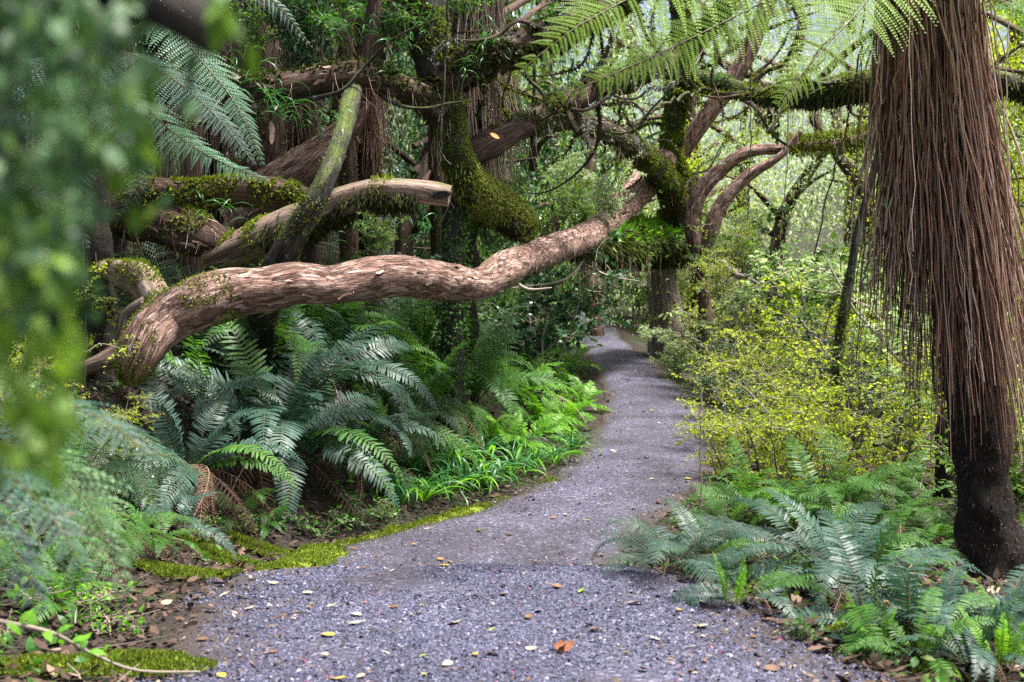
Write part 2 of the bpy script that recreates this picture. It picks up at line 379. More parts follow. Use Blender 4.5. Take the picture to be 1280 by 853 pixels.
def ground_z(x, y):
    x = np.asarray(x, float); y = np.asarray(y, float)
    z = pzx(x, y)
    dl = np.maximum(pl(y) - x, 0); dr = np.maximum(x - pr(y), 0)
    A = (0.10 + 0.80 * sst(5.8, 9.3, y)) * (1 - 0.75 * sst(15.5, 20, y))
    left = A * sst(0.08, 1.7, dl) + (0.04 + 0.26 * sst(6, 10, y)) * np.maximum(dl - 0.9, 0)
    left = np.where(left > 4, 4 + (left - 4) * 0.3, left)
    right = -0.10 * sst(0, 0.5, dr) + 0.02 * dr + (0.10 + 0.08 * sst(14, 24, y)) * np.maximum(dr - 2.2, 0)
    right = np.where(right > 4, 4 + (right - 4) * 0.3, right)
    n = NOISE(np.stack([x * 1.9, y * 1.9, 0 * x], -1)) * 0.05 * sst(0.0, 0.7, dl + dr)
    return z + left + right + n

def gz(x, y):
    return float(ground_z(x, y))

def on(px, Y, dz=0.0):
    x = (px - 640) / F_PX * Y
    return np.array([x, Y, gz(x, Y) + dz])

def gp(px, py, y0=3.5, y1=70):
    """where the sight line through a pixel meets the ground"""
    ys = np.arange(y0, y1, 0.04)
    x = (px - 640) / F_PX * ys; zr = H_CAM - (py - 426.5) / F_PX * ys
    h = np.nonzero(ground_z(x, ys) >= zr)[0]
    k = h[0] if len(h) else len(ys) - 1
    return np.array([x[k], ys[k], gz(x[k], ys[k])])

def build_ground():
    xs = np.unique(np.concatenate([np.linspace(-300, -12, 24), np.arange(-12, -4, 0.3), np.arange(-4, 4.5, 0.09), np.arange(4.5, 14, 0.3), np.linspace(14, 300, 24)]))
    ys = np.unique(np.concatenate([np.linspace(-100, 2, 20), np.arange(2, 13, 0.09), np.arange(13, 34, 0.22), np.arange(34, 60, 1.0), np.linspace(60, 400, 20)]))
    X, Y = np.meshgrid(xs, ys)
    Z = ground_z(X, np.minimum(Y, 79.0))
    inside = (X > pl(Y)) & (X < pr(Y)) & (Y > -50) & (Y < 60)
    Z = np.where(inside, Z - 0.03, Z)
    nx, ny = len(xs), len(ys)
    i = np.arange(nx - 1)[None, :] + np.arange(ny - 1)[:, None] * nx
    q = np.stack([i, i + 1, i + nx + 1, i + nx], -1).reshape(-1, 4)
    mb = MB(); mb.add(np.stack([X, Y, Z], -1), quads=q, smooth=True)
    tag(link('ground', mb.mesh('ground', M['ground'])), kind='structure')

def build_path():
    ys = np.arange(-8, 42, 0.06); nu = 34
    us = np.linspace(-0.06, 1.06, nu)
    wob = make_noise(91); 
    Y = np.repeat(ys[:, None], nu, 1); Uu = np.repeat(us[None], len(ys), 0)
    edge = wob(np.stack([ys * 2.2, 0 * ys, 0 * ys], -1)) * 0.06; edge2 = wob(np.stack([ys * 2.2, 0 * ys + 9, 0 * ys], -1)) * 0.06
    a = pl(ys) - edge; b = pr(ys) + edge2
    X = a[:, None] + (b - a)[:, None] * Uu
    lift = 0.012 - 0.10 * (sst(0.0, 0.06, -Uu) + sst(1.0, 1.06, Uu))
    crown = 0.03 * (1 - (2 * Uu - 1) ** 2)
    bump = (0.012 - 0.007 * sst(9, 14, Y)) * NOISE(np.stack([X * 5, Y * 5, 0 * X + 4], -1))
    Z = pzx(X, Y) + lift + crown + bump
    i = np.arange(nu - 1)[None, :] + np.arange(len(ys) - 1)[:, None] * nu
    q = np.stack([i, i + 1, i + nu + 1, i + nu], -1).reshape(-1, 4)
    mb = MB(); mb.add(np.stack([X, Y, Z], -1), quads=q, smooth=True, uv=np.stack([Uu, Y], -1))
    tag(link('path', mb.mesh('path', M['path'])), kind='structure')

def path_z(x, y):
    a, b = pl(y), pr(y); u = np.clip((x - a) / (b - a), 0, 1)
    return pzx(x, y) + 0.012 + 0.03 * (1 - (2 * u - 1) ** 2) + (0.012 - 0.007 * sst(9, 14, y)) * NOISE(np.stack([x * 5, y * 5, 0 * x + 4], -1))

build_ground()
build_path()

# ------------------------------------------------------------------ leaves, tubes, strands
STRAP = [(0.0, 0.55), (0.45, 1.0), (0.82, 0.62)]
OVAL = [(0.0, 0.12), (0.3, 0.9), (0.62, 0.85)]
BLADE = [(0.0, 0.5), (0.3, 1.0), (0.65, 0.8)]

def leaf_batch(mb, B, D, Nn, L, W, tint, shape='diamond', mat=0, fold=0.2, droop=0.12):
    B = np.asarray(B, float); n = len(B)
    if n == 0: return
    D = nrm(np.asarray(D, float)); S = nrm(np.cross(D, Nn)); U = np.cross(S, D)
    L = np.broadcast_to(np.asarray(L, float), (n,))[:, None]; W = np.broadcast_to(np.asarray(W, float), (n,))[:, None]
    tint = np.broadcast_to(np.asarray(tint, float), (n,))
    if shape == 'diamond':
        mid = B + D * L * 0.45 - U * L * droop * 0.2
        V = np.stack([B, mid + S * W / 2 + U * W * fold, B + D * L - U * L * droop, mid - S * W / 2 + U * W * fold], 1)
        o = (np.arange(n) * 4)[:, None]
        T = np.concatenate([o + [[0, 1, 2]], o + [[0, 2, 3]]])
        mb.add(V, tris=T, tint=np.repeat(tint, 4), mat=mat)
        return
    st = shape
    k = len(st); cols = []
    for u, w in st:
        c = B + D * L * u - U * L * droop * u * u
        cols += [c + S * W / 2 * w + U * W * fold * w, c - S * W / 2 * w + U * W * fold * w]
    cols.append(B + D * L - U * L * droop)
    V = np.stack(cols, 1); m = 2 * k + 1
    o = (np.arange(n) * m)[:, None]
    Q = np.concatenate([o + [[2 * j, 2 * j + 1, 2 * j + 3, 2 * j + 2]] for j in range(k - 1)])
    T = o + [[2 * k - 2, 2 * k - 1, 2 * k]]
    mb.add(V, tris=T, quads=Q, tint=np.repeat(tint, m), mat=mat)

def frames(C):
    T = nrm(np.gradient(C, axis=0))
    ref = np.array([0, 0, 1.0]) if abs(T[0][2]) < 0.9 else np.array([1.0, 0, 0])
    A = np.zeros_like(C)
    a = nrm(ref - T[0] * (ref @ T[0]))
    for i in range(len(C)):
        a = a - T[i] * (a @ T[i]); a = a / max(np.linalg.norm(a), 1e-9); A[i] = a
    return T, A, np.cross(T, A)

class Tube:
    """tapered, knobbly limb through rows (x, y, z, radius)"""
    def __init__(self, rows, seg=14, step=0.06, rough=0.10, freq=6.0, lump=0.0, seed=0, close=True):
        rows = np.asarray(rows, float)
        Ltot = np.linalg.norm(np.diff(rows[:, :3], axis=0), axis=1).sum()
        n = max(4, int(Ltot / step) + 1)
        S = spline(rows, n)
        self.C, self.R = S[:, :3], np.maximum(S[:, 3], 0.002)
        self.T, self.A, self.B = frames(self.C)
        self.len = np.concatenate([[0], np.cumsum(np.linalg.norm(np.diff(self.C, axis=0), axis=1))])
        th = np.linspace(0, 2 * np.pi, seg + 1)
        nz = make_noise(seed + 11)
        s = self.len[:, None] + 0 * th[None]
        q = np.stack([np.cos(th)[None] * 1.6 + 0 * s, np.sin(th)[None] * 1.6 + 0 * s, s * freq * 0.35], -1)
        q2 = np.stack([np.cos(th)[None] * 4 + 0 * s, np.sin(th)[None] * 4 + 0 * s, s * freq], -1)
        k = 1 + rough * nz(q2) + (lump or rough) * nz(q, 2)
        ring = np.cos(th)[None, :, None] * self.A[:, None] + np.sin(th)[None, :, None] * self.B[:, None]
        self.V = self.C[:, None] + ring * (self.R[:, None] * k)[..., None]
        self.N = ring; self.seg = seg; self.n = n; self.k = k
        self.close = close

    def put(self, mb, mat=0, tint=0.5):
        n, m = self.n, self.seg + 1
        th = np.linspace(0, 2 * np.pi, m)
        uv = np.stack([self.len[:, None] + 0 * th[None], th[None] * self.R.mean() + 0 * self.len[:, None]], -1)
        i = np.arange(n - 1)[:, None] * m + np.arange(m - 1)[None]
        q = np.stack([i, i + 1, i + m + 1, i + m], -1).reshape(-1, 4)
        mb.add(self.V, quads=q, uv=uv, mat=mat, smooth=True, tint=tint)
        if self.close:
            for e in (0, n - 1):
                V = np.vstack([self.V[e][:-1], self.C[e]])
                a = np.arange(m - 1); b = (a + 1) % (m - 1)
                t = np.stack([a, b, np.full(m - 1, m - 1)], -1)
                uv = np.stack([V[:, 0] * 0.4, V[:, 2] * 2], -1)
                mb.add(V, tris=t if e else t[:, ::-1], mat=mat, uv=uv, tint=tint)
        return self

    def sample(self, k, rng, lo=0.0, hi=1.0, up=0.0, sharp=1.0):
        """k surface points: position, normal, tangent; up>0 prefers the upper side, <0 the under side"""
        i = rng.integers(int(lo * (self.n - 1)), max(int(hi * (self.n - 1)), 1) + 0, k * 4)
        j = rng.integers(0, self.seg, k * 4)
        N = self.N[i, j]
        p = np.clip(0.5 + 0.5 * N[:, 2] * np.sign(up) if up else np.ones(len(i)), 0, 1) ** (sharp * abs(up) if up else 1)
        keep = np.nonzero(rng.random(len(i)) < p)[0][:k]
        i, j = i[keep], j[keep]
        f = rng.random(len(i))[:, None]; g = rng.random(len(i))[:, None]; i2 = np.minimum(i + 1, self.n - 1); j2 = j + 1
        Pp = (self.V[i, j] * (1 - f) + self.V[i2, j] * f) * (1 - g) + (self.V[i, j2] * (1 - f) + self.V[i2, j2] * f) * g
        return Pp, nrm(self.N[i, j] * (1 - g) + self.N[i, j2] * g), self.T[i]

def limb(mb, rows, mat=0, **kw):
    return Tube(rows, **kw).put(mb, mat)

def px_rows(lst):
    """(px, py, Y, width in photograph pixels) -> (x, y, z, radius)"""
    return [list(P(a, b, Y)) + [w / 2 / F_PX * Y] for a, b, Y, w in lst]

def thin(mb, pts, r0, r1, sides=3, tint=0.5, mat=0):
    pts = np.asarray(pts, float); n = len(pts)
    T, A, B = frames(pts)
    r = np.linspace(r0, r1, n)[:, None, None]
    th = np.arange(sides) / sides * 2 * np.pi
    V = pts[:, None] + r * (np.cos(th)[None, :, None] * A[:, None] + np.sin(th)[None, :, None] * B[:, None])
    a = np.arange(sides); b = (a + 1) % sides
    q = np.concatenate([np.stack([i * sides + a, i * sides + b, (i + 1) * sides + b, (i + 1) * sides + a], -1) for i in range(n - 1)])
    mb.add(V, quads=q, tint=tint, mat=mat, smooth=True)

def moss_on(mb, tube, k, rng, lo=0, hi=1, up=1.0, L=(0.015, 0.04), W=0.5, hang=0.25, clump=0.0, mat=0, sharp=1.0):
    Pp, N, T = tube.sample(k, rng, lo, hi, up, sharp)
    n = len(Pp)
    if clump:
        c = make_noise(int(rng.integers(1e6)))(Pp * clump * 6, 3)
        keep = c > -0.15; Pp, N, T, c = Pp[keep], N[keep], T[keep], c[keep]; n = len(Pp)
        Pp = Pp + N * np.clip(c, 0, 1)[:, None] * 0.03 * rng.random((n, 1))
    D = N + rng.normal(0, 0.55, (n, 3)) + np.array([0, 0, -hang * 2])
    ln = rng.uniform(L[0], L[1], n)
    leaf_batch(mb, Pp - N * 0.004, D, rng.normal(size=(n, 3)), ln, ln * W, np.clip(rng.normal(0.5, 0.22, n), 0, 1), mat=mat, fold=0.1, droop=0.3)

def hang_on(mb, tube, k, rng, lo=0, hi=1, L=(0.1, 0.5), r=0.003, mat=0, up=-0.6, side=0.06):
    Pp, N, T = tube.sample(k, rng, lo, hi, up)
    for p, nn in zip(Pp, N):
        l = rng.uniform(*L); t = np.linspace(0, 1, 5)[:, None]
        w = rng.normal(0, side, 3) * l; w[2] = 0
        pts = p + nn * 0.03 * np.sqrt(t) + np.array([0, 0, -l]) * t + w * t * t
        thin(mb, pts, r, r * 0.5, tint=float(np.clip(rng.normal(0.5, 0.25), 0, 1)), mat=mat)

# ------------------------------------------------------------------ fern fronds
def frond(mb, rows, up, npair, plen, pw, t0=0.12, fwd=0.35, vee=0.25, bip=False, rng=None, mat=0, rmat=1, prof=None, npin=12, r0=0.005, droop=0.2, tip=0.06):
    """a frond whose rachis follows rows of points; pinnae in pairs, once or twice divided"""
    rng = rng or np.random.default_rng(0)
    C = spline(rows, 26); n = len(C)
    T = nrm(np.gradient(C, axis=0))
    U = np.asarray(up, float); U = nrm(U - T * (T @ U)[:, None] if U.ndim == 1 else U)
    S = np.cross(T, U)
    tt = np.linspace(0, 1, n)
    thin(mb, C[::2] if n % 2 else np.vstack([C[::2], C[-1:]]), r0, r0 * 0.25, tint=0.5, mat=rmat)
    t = np.linspace(t0, 0.995, npair)
    prof = prof or (lambda x: np.clip(np.minimum((x + 0.04) / 0.28, 1.0), 0, 1) ** 0.7 * np.clip((1 - x) / 0.55, 0, 1) ** 0.75 + tip)
    x = (t - t0) / (1 - t0)
    ln = plen * prof(x)
    f = lambda A: np.stack([np.interp(t, tt, A[:, k]) for k in range(3)], 1)
    Bp, Tp, Up, Sp = f(C), nrm(f(T)), nrm(f(U)), nrm(f(S))
    for s in (-1, 1):
        j = rng.normal(0, 0.07, npair)[:, None]
        D = nrm(Sp * s + Tp * (fwd + j + 0.5 * x[:, None] ** 3) + Up * (vee + rng.normal(0, 0.09, npair)[:, None]))
        keep = rng.random(npair) > 0.05
        l = ln * rng.uniform(0.88, 1.08, npair)
        if not bip:
            leaf_batch(mb, Bp[keep], D[keep], Up[keep], l[keep], (pw * (0.45 + 0.55 * np.minimum(1, ln / plen)))[keep], np.clip(rng.normal(0.5, 0.13, npair), 0, 1)[keep], STRAP, mat=mat, fold=0.12, droop=droop)
        else:
            u = np.linspace(0.04, 0.97, npin)
            gap = np.linalg.norm(np.diff(C, axis=0), axis=1).sum() * (1 - t0) / npair
            Nn = nrm(Up - D * (np.sum(Up * D, 1))[:, None])
            Q = np.cross(D, Nn)
            for q in (-1, 1):
                b = Bp[:, None] + D[:, None] * (u[None] * l[:, None])[..., None] - Nn[:, None] * (droop * (u[None] ** 2) * l[:, None])[..., None]
                d = Q[:, None] * q + D[:, None] * 0.45 + 0 * b
                pl_ = (gap * 0.66 + pw) * (np.clip((1 - u) / 0.7, 0.12, 1) ** 0.8)[None] * np.clip(l / plen, 0.25, 1)[:, None] ** 0.5
                m = np.repeat(keep[:, None], npin, 1)
                leaf_batch(mb, b[m], d[m], np.repeat(Nn[:, None], npin, 1)[m], pl_[m], (pl_ * 0 + 0.85 * (l[:, None] / npin))[m], np.clip(rng.normal(0.5, 0.15, m.sum()), 0, 1), mat=mat, fold=0.08, droop=0.15)

def arc(e0, e1, p=1.0, side=0.0, n=12, twist=0.0):
    t = np.linspace(0, 1, n)
    a = np.radians(e0 + (e1 - e0) * t ** p); b = np.radians(side) * t
    d = np.stack([np.cos(a) * np.cos(b), np.cos(a) * np.sin(b), np.sin(a)], 1)
    return np.vstack([[0, 0, 0], np.cumsum((d[1:] + d[:-1]) / 2 / (n - 1), axis=0)])

def arc_up(rows):
    T = nrm(np.gradient(rows, axis=0))
    side = nrm(np.cross(np.array([0, 0, 1.0]), T))
    side = np.where(np.abs(T[:, 2:3]) > 0.97, np.array([[0, 1.0, 0]]), side)
    side = np.broadcast_to(nrm(side.mean(0)), T.shape)
    up = nrm(np.cross(T, side))
    m = spline(up, 26)
    return m

FR = {}
def frond_set(key, leafm, spec, kinds, nvar, seed, rm='rachis'):
    rng = np.random.default_rng(seed)
    out = {}
    for cls, (e0, e1, p) in kinds.items():
        lst = []
        for v in range(nvar):
            rows = arc(e0 + rng.normal(0, 5), e1 + rng.normal(0, 10), p, rng.normal(0, 22))
            mb = MB()
            frond(mb, rows, arc_up(rows), rng=rng, **spec)
            lst.append(mb.mesh('frond', [M[leafm], M[rm]]))
        out[cls] = lst
    FR[key] = out

ARCS = {'up': (80, -5, 1.5), 'mid': (64, -48, 1.2), 'low': (44, -68, 1.0)}
LOM = dict(npair=40, plen=0.125, pw=0.020, t0=0.12, fwd=0.32, vee=0.12, r0=0.006)
frond_set('blue', 'blue', LOM, ARCS, 3, 1)
frond_set('green', 'green', dict(npair=36, plen=0.115, pw=0.021, t0=0.10, fwd=0.3, vee=0.12, r0=0.005), ARCS, 3, 2)
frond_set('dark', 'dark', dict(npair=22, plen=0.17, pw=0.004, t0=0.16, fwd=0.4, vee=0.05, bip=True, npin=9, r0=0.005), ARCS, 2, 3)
frond_set('midtf', 'green', dict(npair=22, plen=0.18, pw=0.004, t0=0.16, fwd=0.4, vee=0.05, bip=True, npin=9, r0=0.005), ARCS, 2, 13)
frond_set('bright', 'bright', dict(npair=20, plen=0.19, pw=0.045, t0=0.15, fwd=0.5, vee=0.15, r0=0.006), ARCS, 3, 4)
frond_set('fresh', 'bright', dict(npair=26, plen=0.10, pw=0.026, t0=0.1, fwd=0.35, vee=0.1, r0=0.007), {'up': (86, 60, 1.5), 'mid': (80, 40, 1.3), 'low': (70, 10, 1.2)}, 2, 5)
frond_set('dead', 'dead', dict(npair=24, plen=0.09, pw=0.012, t0=0.2, fwd=0.5, vee=-0.2, r0=0.005, droop=0.5), {'hang': (-30, -86, 0.5), 'sag': (25, -84, 0.7)}, 3, 6, rm='stalk')
frond_set('bluetf', 'blue', dict(npair=26, plen=0.2, pw=0.004, t0=0.14, fwd=0.45, vee=-0.05, bip=True, npin=11, r0=0.006), ARCS, 2, 7)
frond_set('paletf', 'pale', dict(npair=22, plen=0.2, pw=0.004, t0=0.14, fwd=0.45, vee=-0.05, bip=True, npin=9, r0=0.006), ARCS, 2, 8)

def build_caudex(seed):
    rng = np.random.default_rng(seed); mb = MB()
    limb(mb, [[0, 0, -0.12, 0.07], [0, 0, 0.03, 0.06], [0, 0, 0.09, 0.02]], seg=8, rough=0.3)
    return mb.mesh('rootstock', M['fern_trunk'])
CAUDEX = build_caudex(1)

def fern(name, label, base, nf, size, kind, seed, dead=0, lean=(0, 0), group=None, spread=(-180, 180), mix=(0.3, 0.4, 0.3), cat='fern', rise=0.0):
    rng = np.random.default_rng(seed)
    t = thing(name, label, cat, tuple(base), group)
    if rise > 0:
        mb = MB(); limb(mb, [[0, 0, -0.15, 0.09], [0.02, 0, rise * 0.5, 0.075], [0, 0.01, rise, 0.06]], seg=9, rough=0.25, step=0.05)
        link('trunk', mb.mesh('trunk', M['fern_trunk']), t)
    else:
        link('rootstock', CAUDEX, t, scale=size)
    cls = ['up', 'mid', 'low']
    for k in range(nf):
        az = math.radians(spread[0] + (spread[1] - spread[0]) * ((k * 0.618 + rng.uniform(-0.05, 0.05)) % 1.0))
        c = cls[int(rng.choice(3, p=mix))]
        kd = 'green' if kind == 'blue' and rng.random() < 0.15 else kind
        me = FR[kd][c][rng.integers(len(FR[kd][c]))]
        s = size * rng.uniform(0.72, 1.1)
        r = Euler((rng.normal(0, 0.25), rng.normal(0, 0.12), az), 'XYZ')
        q = Matrix.Rotation(lean[0], 4, 'Y') @ Matrix.Rotation(lean[1], 4, 'X') @ r.to_matrix().to_4x4()
        link('frond', me, t, loc=(0.03 * math.cos(az), 0.03 * math.sin(az), rise + 0.03), rot=q.to_euler(), scale=s)
    for k in range(dead):
        az = rng.uniform(-3.14, 3.14)
        c = 'hang' if rng.random() < 0.6 else 'sag'
        me = FR['dead'][c][rng.integers(3)]
        link('dead_frond', me, t, loc=(0.05 * math.cos(az), 0.05 * math.sin(az), rise + 0.10), rot=(rng.normal(0, 0.2), 0, az), scale=size * rng.uniform(0.6, 1.05) if rise == 0 else rise * rng.uniform(0.8, 1.3))
    return t
#@@PART2

def part(t, name, mb, mats, label=None, kind=None):
    o = link(name, mb.mesh(name, mats, shift=np.array(t.location)), t)
    if label: o["label"] = label
    if kind: o["kind"] = kind
    return o

# ------------------------------------------------------------------ big limbs and trunks
rng = np.random.default_rng(42)

def bark_flakes(t, tube, k, rng, lo, hi, size=(0.07, 0.16), up=-0.3):
    """loose curled strips of bark, each a part"""
    variants = []
    for v in range(5):
        mb = MB(); n = 5
        u = np.linspace(0, 1, n)
        w = 0.11 * np.array([0.35, 1, 0.9, 0.8, 0.3]) * rng.uniform(0.8, 1.3, n)
        z = 0.0 + rng.uniform(0.06, 0.24) * u ** 2.5
        x = u - 0.1 * u ** 2
        yj = rng.normal(0, 0.03, n)
        L = np.stack([x, yj + w, z + 0.02], 1); R = np.stack([x, yj - w, z - 0.0], 1); Cc = np.stack([x, yj, z + 0.025], 1)
        V = np.vstack([L, Cc, R, L - [0, 0, .015], Cc - [0, 0, .015], R - [0, 0, .015]])
        q = []
        for i in range(n - 1):
            for a, b in ((0, n), (n, 2 * n)):
                q.append([a + i, b + i, b + i + 1, a + i + 1]); q.append([3 * n + a + i + 1, 3 * n + b + i + 1, 3 * n + b + i, 3 * n + a + i])
            q.append([i, i + 1, 3 * n + i + 1, 3 * n + i]); q.append([2 * n + i + 1, 2 * n + i, 5 * n + i, 5 * n + i + 1])
        q.append([n - 1, 2 * n - 1, 5 * n - 1, 4 * n - 1]); q.append([2 * n - 1, 3 * n - 1, 6 * n - 1, 5 * n - 1])
        mb.add(V, quads=q, tint=rng.uniform(0.2, 0.9))
        variants.append(mb.mesh('bark_flake', M['flake']))
    Pp, N, T = tube.sample(k, rng, lo, hi, up)
    for p, n_, tg in zip(Pp, N, T):
        tg = tg * rng.choice([-1, 1]) + rng.normal(0, 0.12, 3)
        x = nrm(tg - n_ * (tg @ n_)); y = np.cross(n_, x)
        m = Matrix((x, y, n_)).transposed().to_4x4()
        s = rng.uniform(*size)
        o = link('bark_flake', variants[rng.integers(5)], t, loc=tuple(p + n_ * 0.002 - np.array(t.location)), rot=m.to_euler(), scale=(s, s * rng.uniform(0.5, 1.1), s))

# the pale peeling trunk that leans across the view
t = thing('leaning_tree', 'long pinkish trunk with peeling bark lying across above the big blue-green ferns', 'tree', tuple(P(165, 470, 9.8)))
mb = MB()
MAIN = limb(mb, px_rows([(164, 474, 9.8, 26), (167, 462, 9.75, 44), (172, 446, 9.72, 54), (184, 424, 9.8, 60), (209, 400, 9.95, 62), (247, 380, 10.0, 62), (290, 365, 10.1, 60), (330, 361, 10.2, 57), (365, 354, 10.3, 56), (410, 356, 10.5, 50), (450, 349, 10.7, 55), (500, 345, 11, 51), (556, 352, 11.5, 47), (598, 355, 12, 41), (622, 342, 12.6, 44), (652, 326, 13.8, 39), (690, 313, 15.5, 38), (745, 290, 19, 35), (778, 260, 21.5, 36), (808, 226, 24, 38), (840, 190, 25.3, 30)]), seg=30, step=0.035, rough=0.055, lump=0.07, freq=9, seed=5)
part(t, 'trunk', mb, M['red_bark'])
mb = MB()
LOBE = limb(mb, px_rows([(205, 392, 10.1, 44), (182, 358, 10.25, 40), (160, 345, 10.35, 40), (128, 338, 10.5, 22), (100, 356, 10.6, 14), (88, 392, 10.7, 8)]), seg=14, rough=0.12, seed=6)
limb(mb, px_rows([(178, 430, 9.9, 34), (140, 448, 9.9, 26), (100, 462, 9.9, 18), (60, 470, 9.9, 12)]), seg=12, rough=0.15, seed=7)
limb(mb, px_rows([(186, 380, 10.1, 22), (160, 395, 10.2, 14), (150, 425, 10.2, 12), (120, 455, 10.3, 10)]), seg=10, rough=0.2, seed=8)
part(t, 'root', mb, M['old_bark'])
mb = MB()
moss_on(mb, MAIN, 8000, rng, 0.0, 0.06, up=0.1, L=(0.010, 0.026), clump=1.2)
moss_on(mb, MAIN, 700, rng, 0.07, 0.35, up=2.5, L=(0.008, 0.018), clump=3)
moss_on(mb, LOBE, 3200, rng, 0.0, 0.7, up=1.0, L=(0.012, 0.03), clump=2)
part(t, 'moss', mb, M['moss_bright'], kind='stuff')
bark_flakes(t, MAIN, 200, rng, 0.05, 0.55, (0.05, 0.16), up=-0.8)
mb = MB()
for a, b, c in (((735, 318, 18), (705, 350, 17), (640, 360, 16.5)), ((720, 325, 18), (760, 345, 17.5), (800, 352, 17)), ((640, 350, 13), (660, 362, 13), (690, 360, 13))):
    thin(mb, spline([P(*a), P(*b), P(*c)], 10), 0.022, 0.006, 5, 0.9)
part(t, 'dead_twig', mb, M['twig'], kind='stuff')

# broken log with a hollow end above it
t = thing('broken_log', 'smooth grey-brown broken log with hollow end, above the pinkish trunk', 'log', tuple(P(270, 330, 11.7)))
mb = MB()
rows = px_rows([(562, 246, 11.2, 28), (540, 242, 11.2, 31), (500, 239, 11.2, 31), (465, 241, 11.25, 34), (430, 252, 11.3, 38), (395, 268, 11.4, 42), (350, 287, 11.5, 45), (305, 308, 11.6, 42), (262, 328, 11.7, 34)])
BROK = limb(mb, rows, seg=22, step=0.05, rough=0.04, lump=0.08, seed=15)
part(t, 'trunk', mb, M['old_bark'])
mb = MB()
V = []
c = P(551, 245, 11.2) - np.array([0, 14.6 / F_PX * 11.2, 0])
th = np.linspace(0, 2 * np.pi, 17)[:-1]
rx, rz = 11 / F_PX * 11.2, 4 / F_PX * 11.2
ring = lambda k, d: c + np.stack([np.cos(th) * rx * k, 0 * th + d, np.sin(th) * rz * k + 0.3 * rz * np.cos(th)], 1)
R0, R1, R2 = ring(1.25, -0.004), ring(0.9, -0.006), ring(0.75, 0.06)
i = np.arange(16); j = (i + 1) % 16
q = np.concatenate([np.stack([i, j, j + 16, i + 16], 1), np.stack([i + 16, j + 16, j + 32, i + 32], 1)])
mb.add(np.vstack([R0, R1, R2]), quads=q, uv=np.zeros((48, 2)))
mb.add(R1 + [0, 0.002, 0], tris=[[0, k, k + 1] for k in range(1, 15)])  # flat dark oval; the shade inside the hollow is put into its colour
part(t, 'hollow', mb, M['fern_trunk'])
mb = MB()
limb(mb, px_rows([(528, 232, 11.2, 10), (533, 222, 11.2, 6), (538, 213, 11.2, 3)]), seg=7, rough=0.2, step=0.03)
part(t, 'branch_stub', mb, M['old_bark'])
mb = MB()
moss_on(mb, BROK, 350, rng, 0.20, 0.30, up=0.8, L=(0.015, 0.035), clump=2)
moss_on(mb, BROK, 2200, rng, 0.70, 1.0, up=1.0, L=(0.015, 0.04), clump=3)
part(t, 'moss', mb, M['moss_bright'], kind='stuff')
mb = MB(); moss_on(mb, BROK, 3800, rng, 0.12, 0.75, up=-2.5, L=(0.02, 0.12), hang=1.0, W=.12, clump=2)
part(t, 'hanging_moss', mb, M['moss_dark'], kind='stuff')

t = thing('rotting_log', 'rotting reddish log thick with green moss, beside the long feathery fronds', 'log', tuple(P(110, 300, 11.9)))
mb = MB()
ROT = limb(mb, px_rows([(95, 300, 11.8, 60), (130, 262, 11.8, 58), (180, 246, 11.8, 48), (235, 244, 11.8, 36), (300, 238, 11.9, 34), (350, 242, 12, 30), (390, 250, 12.1, 24)]), seg=16, rough=0.16, seed=22)
ROT2 = limb(mb, px_rows([(150, 262, 11.9, 70), (205, 275, 11.8, 66), (250, 295, 11.7, 58), (300, 322, 11.8, 40)]), seg=16, rough=0.2, seed=23)
part(t, 'trunk', mb, M['brown_bark'])
mb = MB()
for tb, k in ((ROT, 5200), (ROT2, 2200)):
    moss_on(mb, tb, k, rng, 0.15, 1, up=1.2, L=(0.02, 0.05), clump=2.5)
part(t, 'moss', mb, M['moss'], kind='stuff')
mb = MB(); hang_on(mb, ROT2, 110, rng, 0, 1, (0.05, 0.35), 0.0025, side=0.3)
part(t, 'hanging_fibre', mb, M['stalk'], kind='stuff')
bark_flakes(t, ROT2, 70, rng, 0, 1, (0.06, 0.15))

t = thing('fallen_slab', 'pink-brown flaky trunk leaning behind the dark lichen-spotted stem', 'log', tuple(P(330, 250, 13.6)))
mb = MB()
SLAB = limb(mb, px_rows([(285, 275, 13.6, 50), (335, 238, 13.6, 50), (385, 203, 13.6, 46), (430, 165, 13.7, 32), (455, 120, 13.8, 26)]), seg=16, rough=0.1, seed=25)
part(t, 'trunk', mb, M['red_bark'])
bark_flakes(t, SLAB, 40, rng, 0, 1)

t = thing('dark_tree', 'short dark mossy stem with white lichen spots, leaning in front of the broken log', 'tree', tuple(on(326, 12.3)))
b = on(326, 12.3, -0.1)
mb = MB()
DARK = limb(mb, [list(b) + [0.10]] + px_rows([(328, 400, 11.6, 32), (342, 345, 11.0, 38), (368, 292, 10.8, 32), (402, 235, 10.8, 26), (424, 180, 11.2, 24), (437, 132, 12.1, 24), (443, 106, 12.55, 20)]), seg=16, rough=0.10, seed=31)
part(t, 'trunk', mb, M['dark_bark'])
mb = MB(); moss_on(mb, DARK, 2500, rng, 0.1, 0.55, up=0.6, L=(0.012, 0.03), clump=2.2); moss_on(mb, DARK, 300, rng, 0.55, 0.95, up=0.6, L=(0.012, 0.025), clump=2.2)
part(t, 'moss', mb, M['moss'], kind='stuff')
mb = MB()
Pp, N, T = DARK.sample(500, rng, 0.15, 0.6, 0)
cl = make_noise(77)(Pp * 22) > 0.35
leaf_batch(mb, Pp[cl], nrm(rng.normal(size=(cl.sum(), 3))) + N[cl] * 0.1, N[cl], rng.uniform(.008, .03, cl.sum()), rng.uniform(.008, .026, cl.sum()), rng.uniform(0.4, 0.9, cl.sum()), OVAL, fold=0.02)
part(t, 'lichen', mb, M['lichen'], kind='stuff')

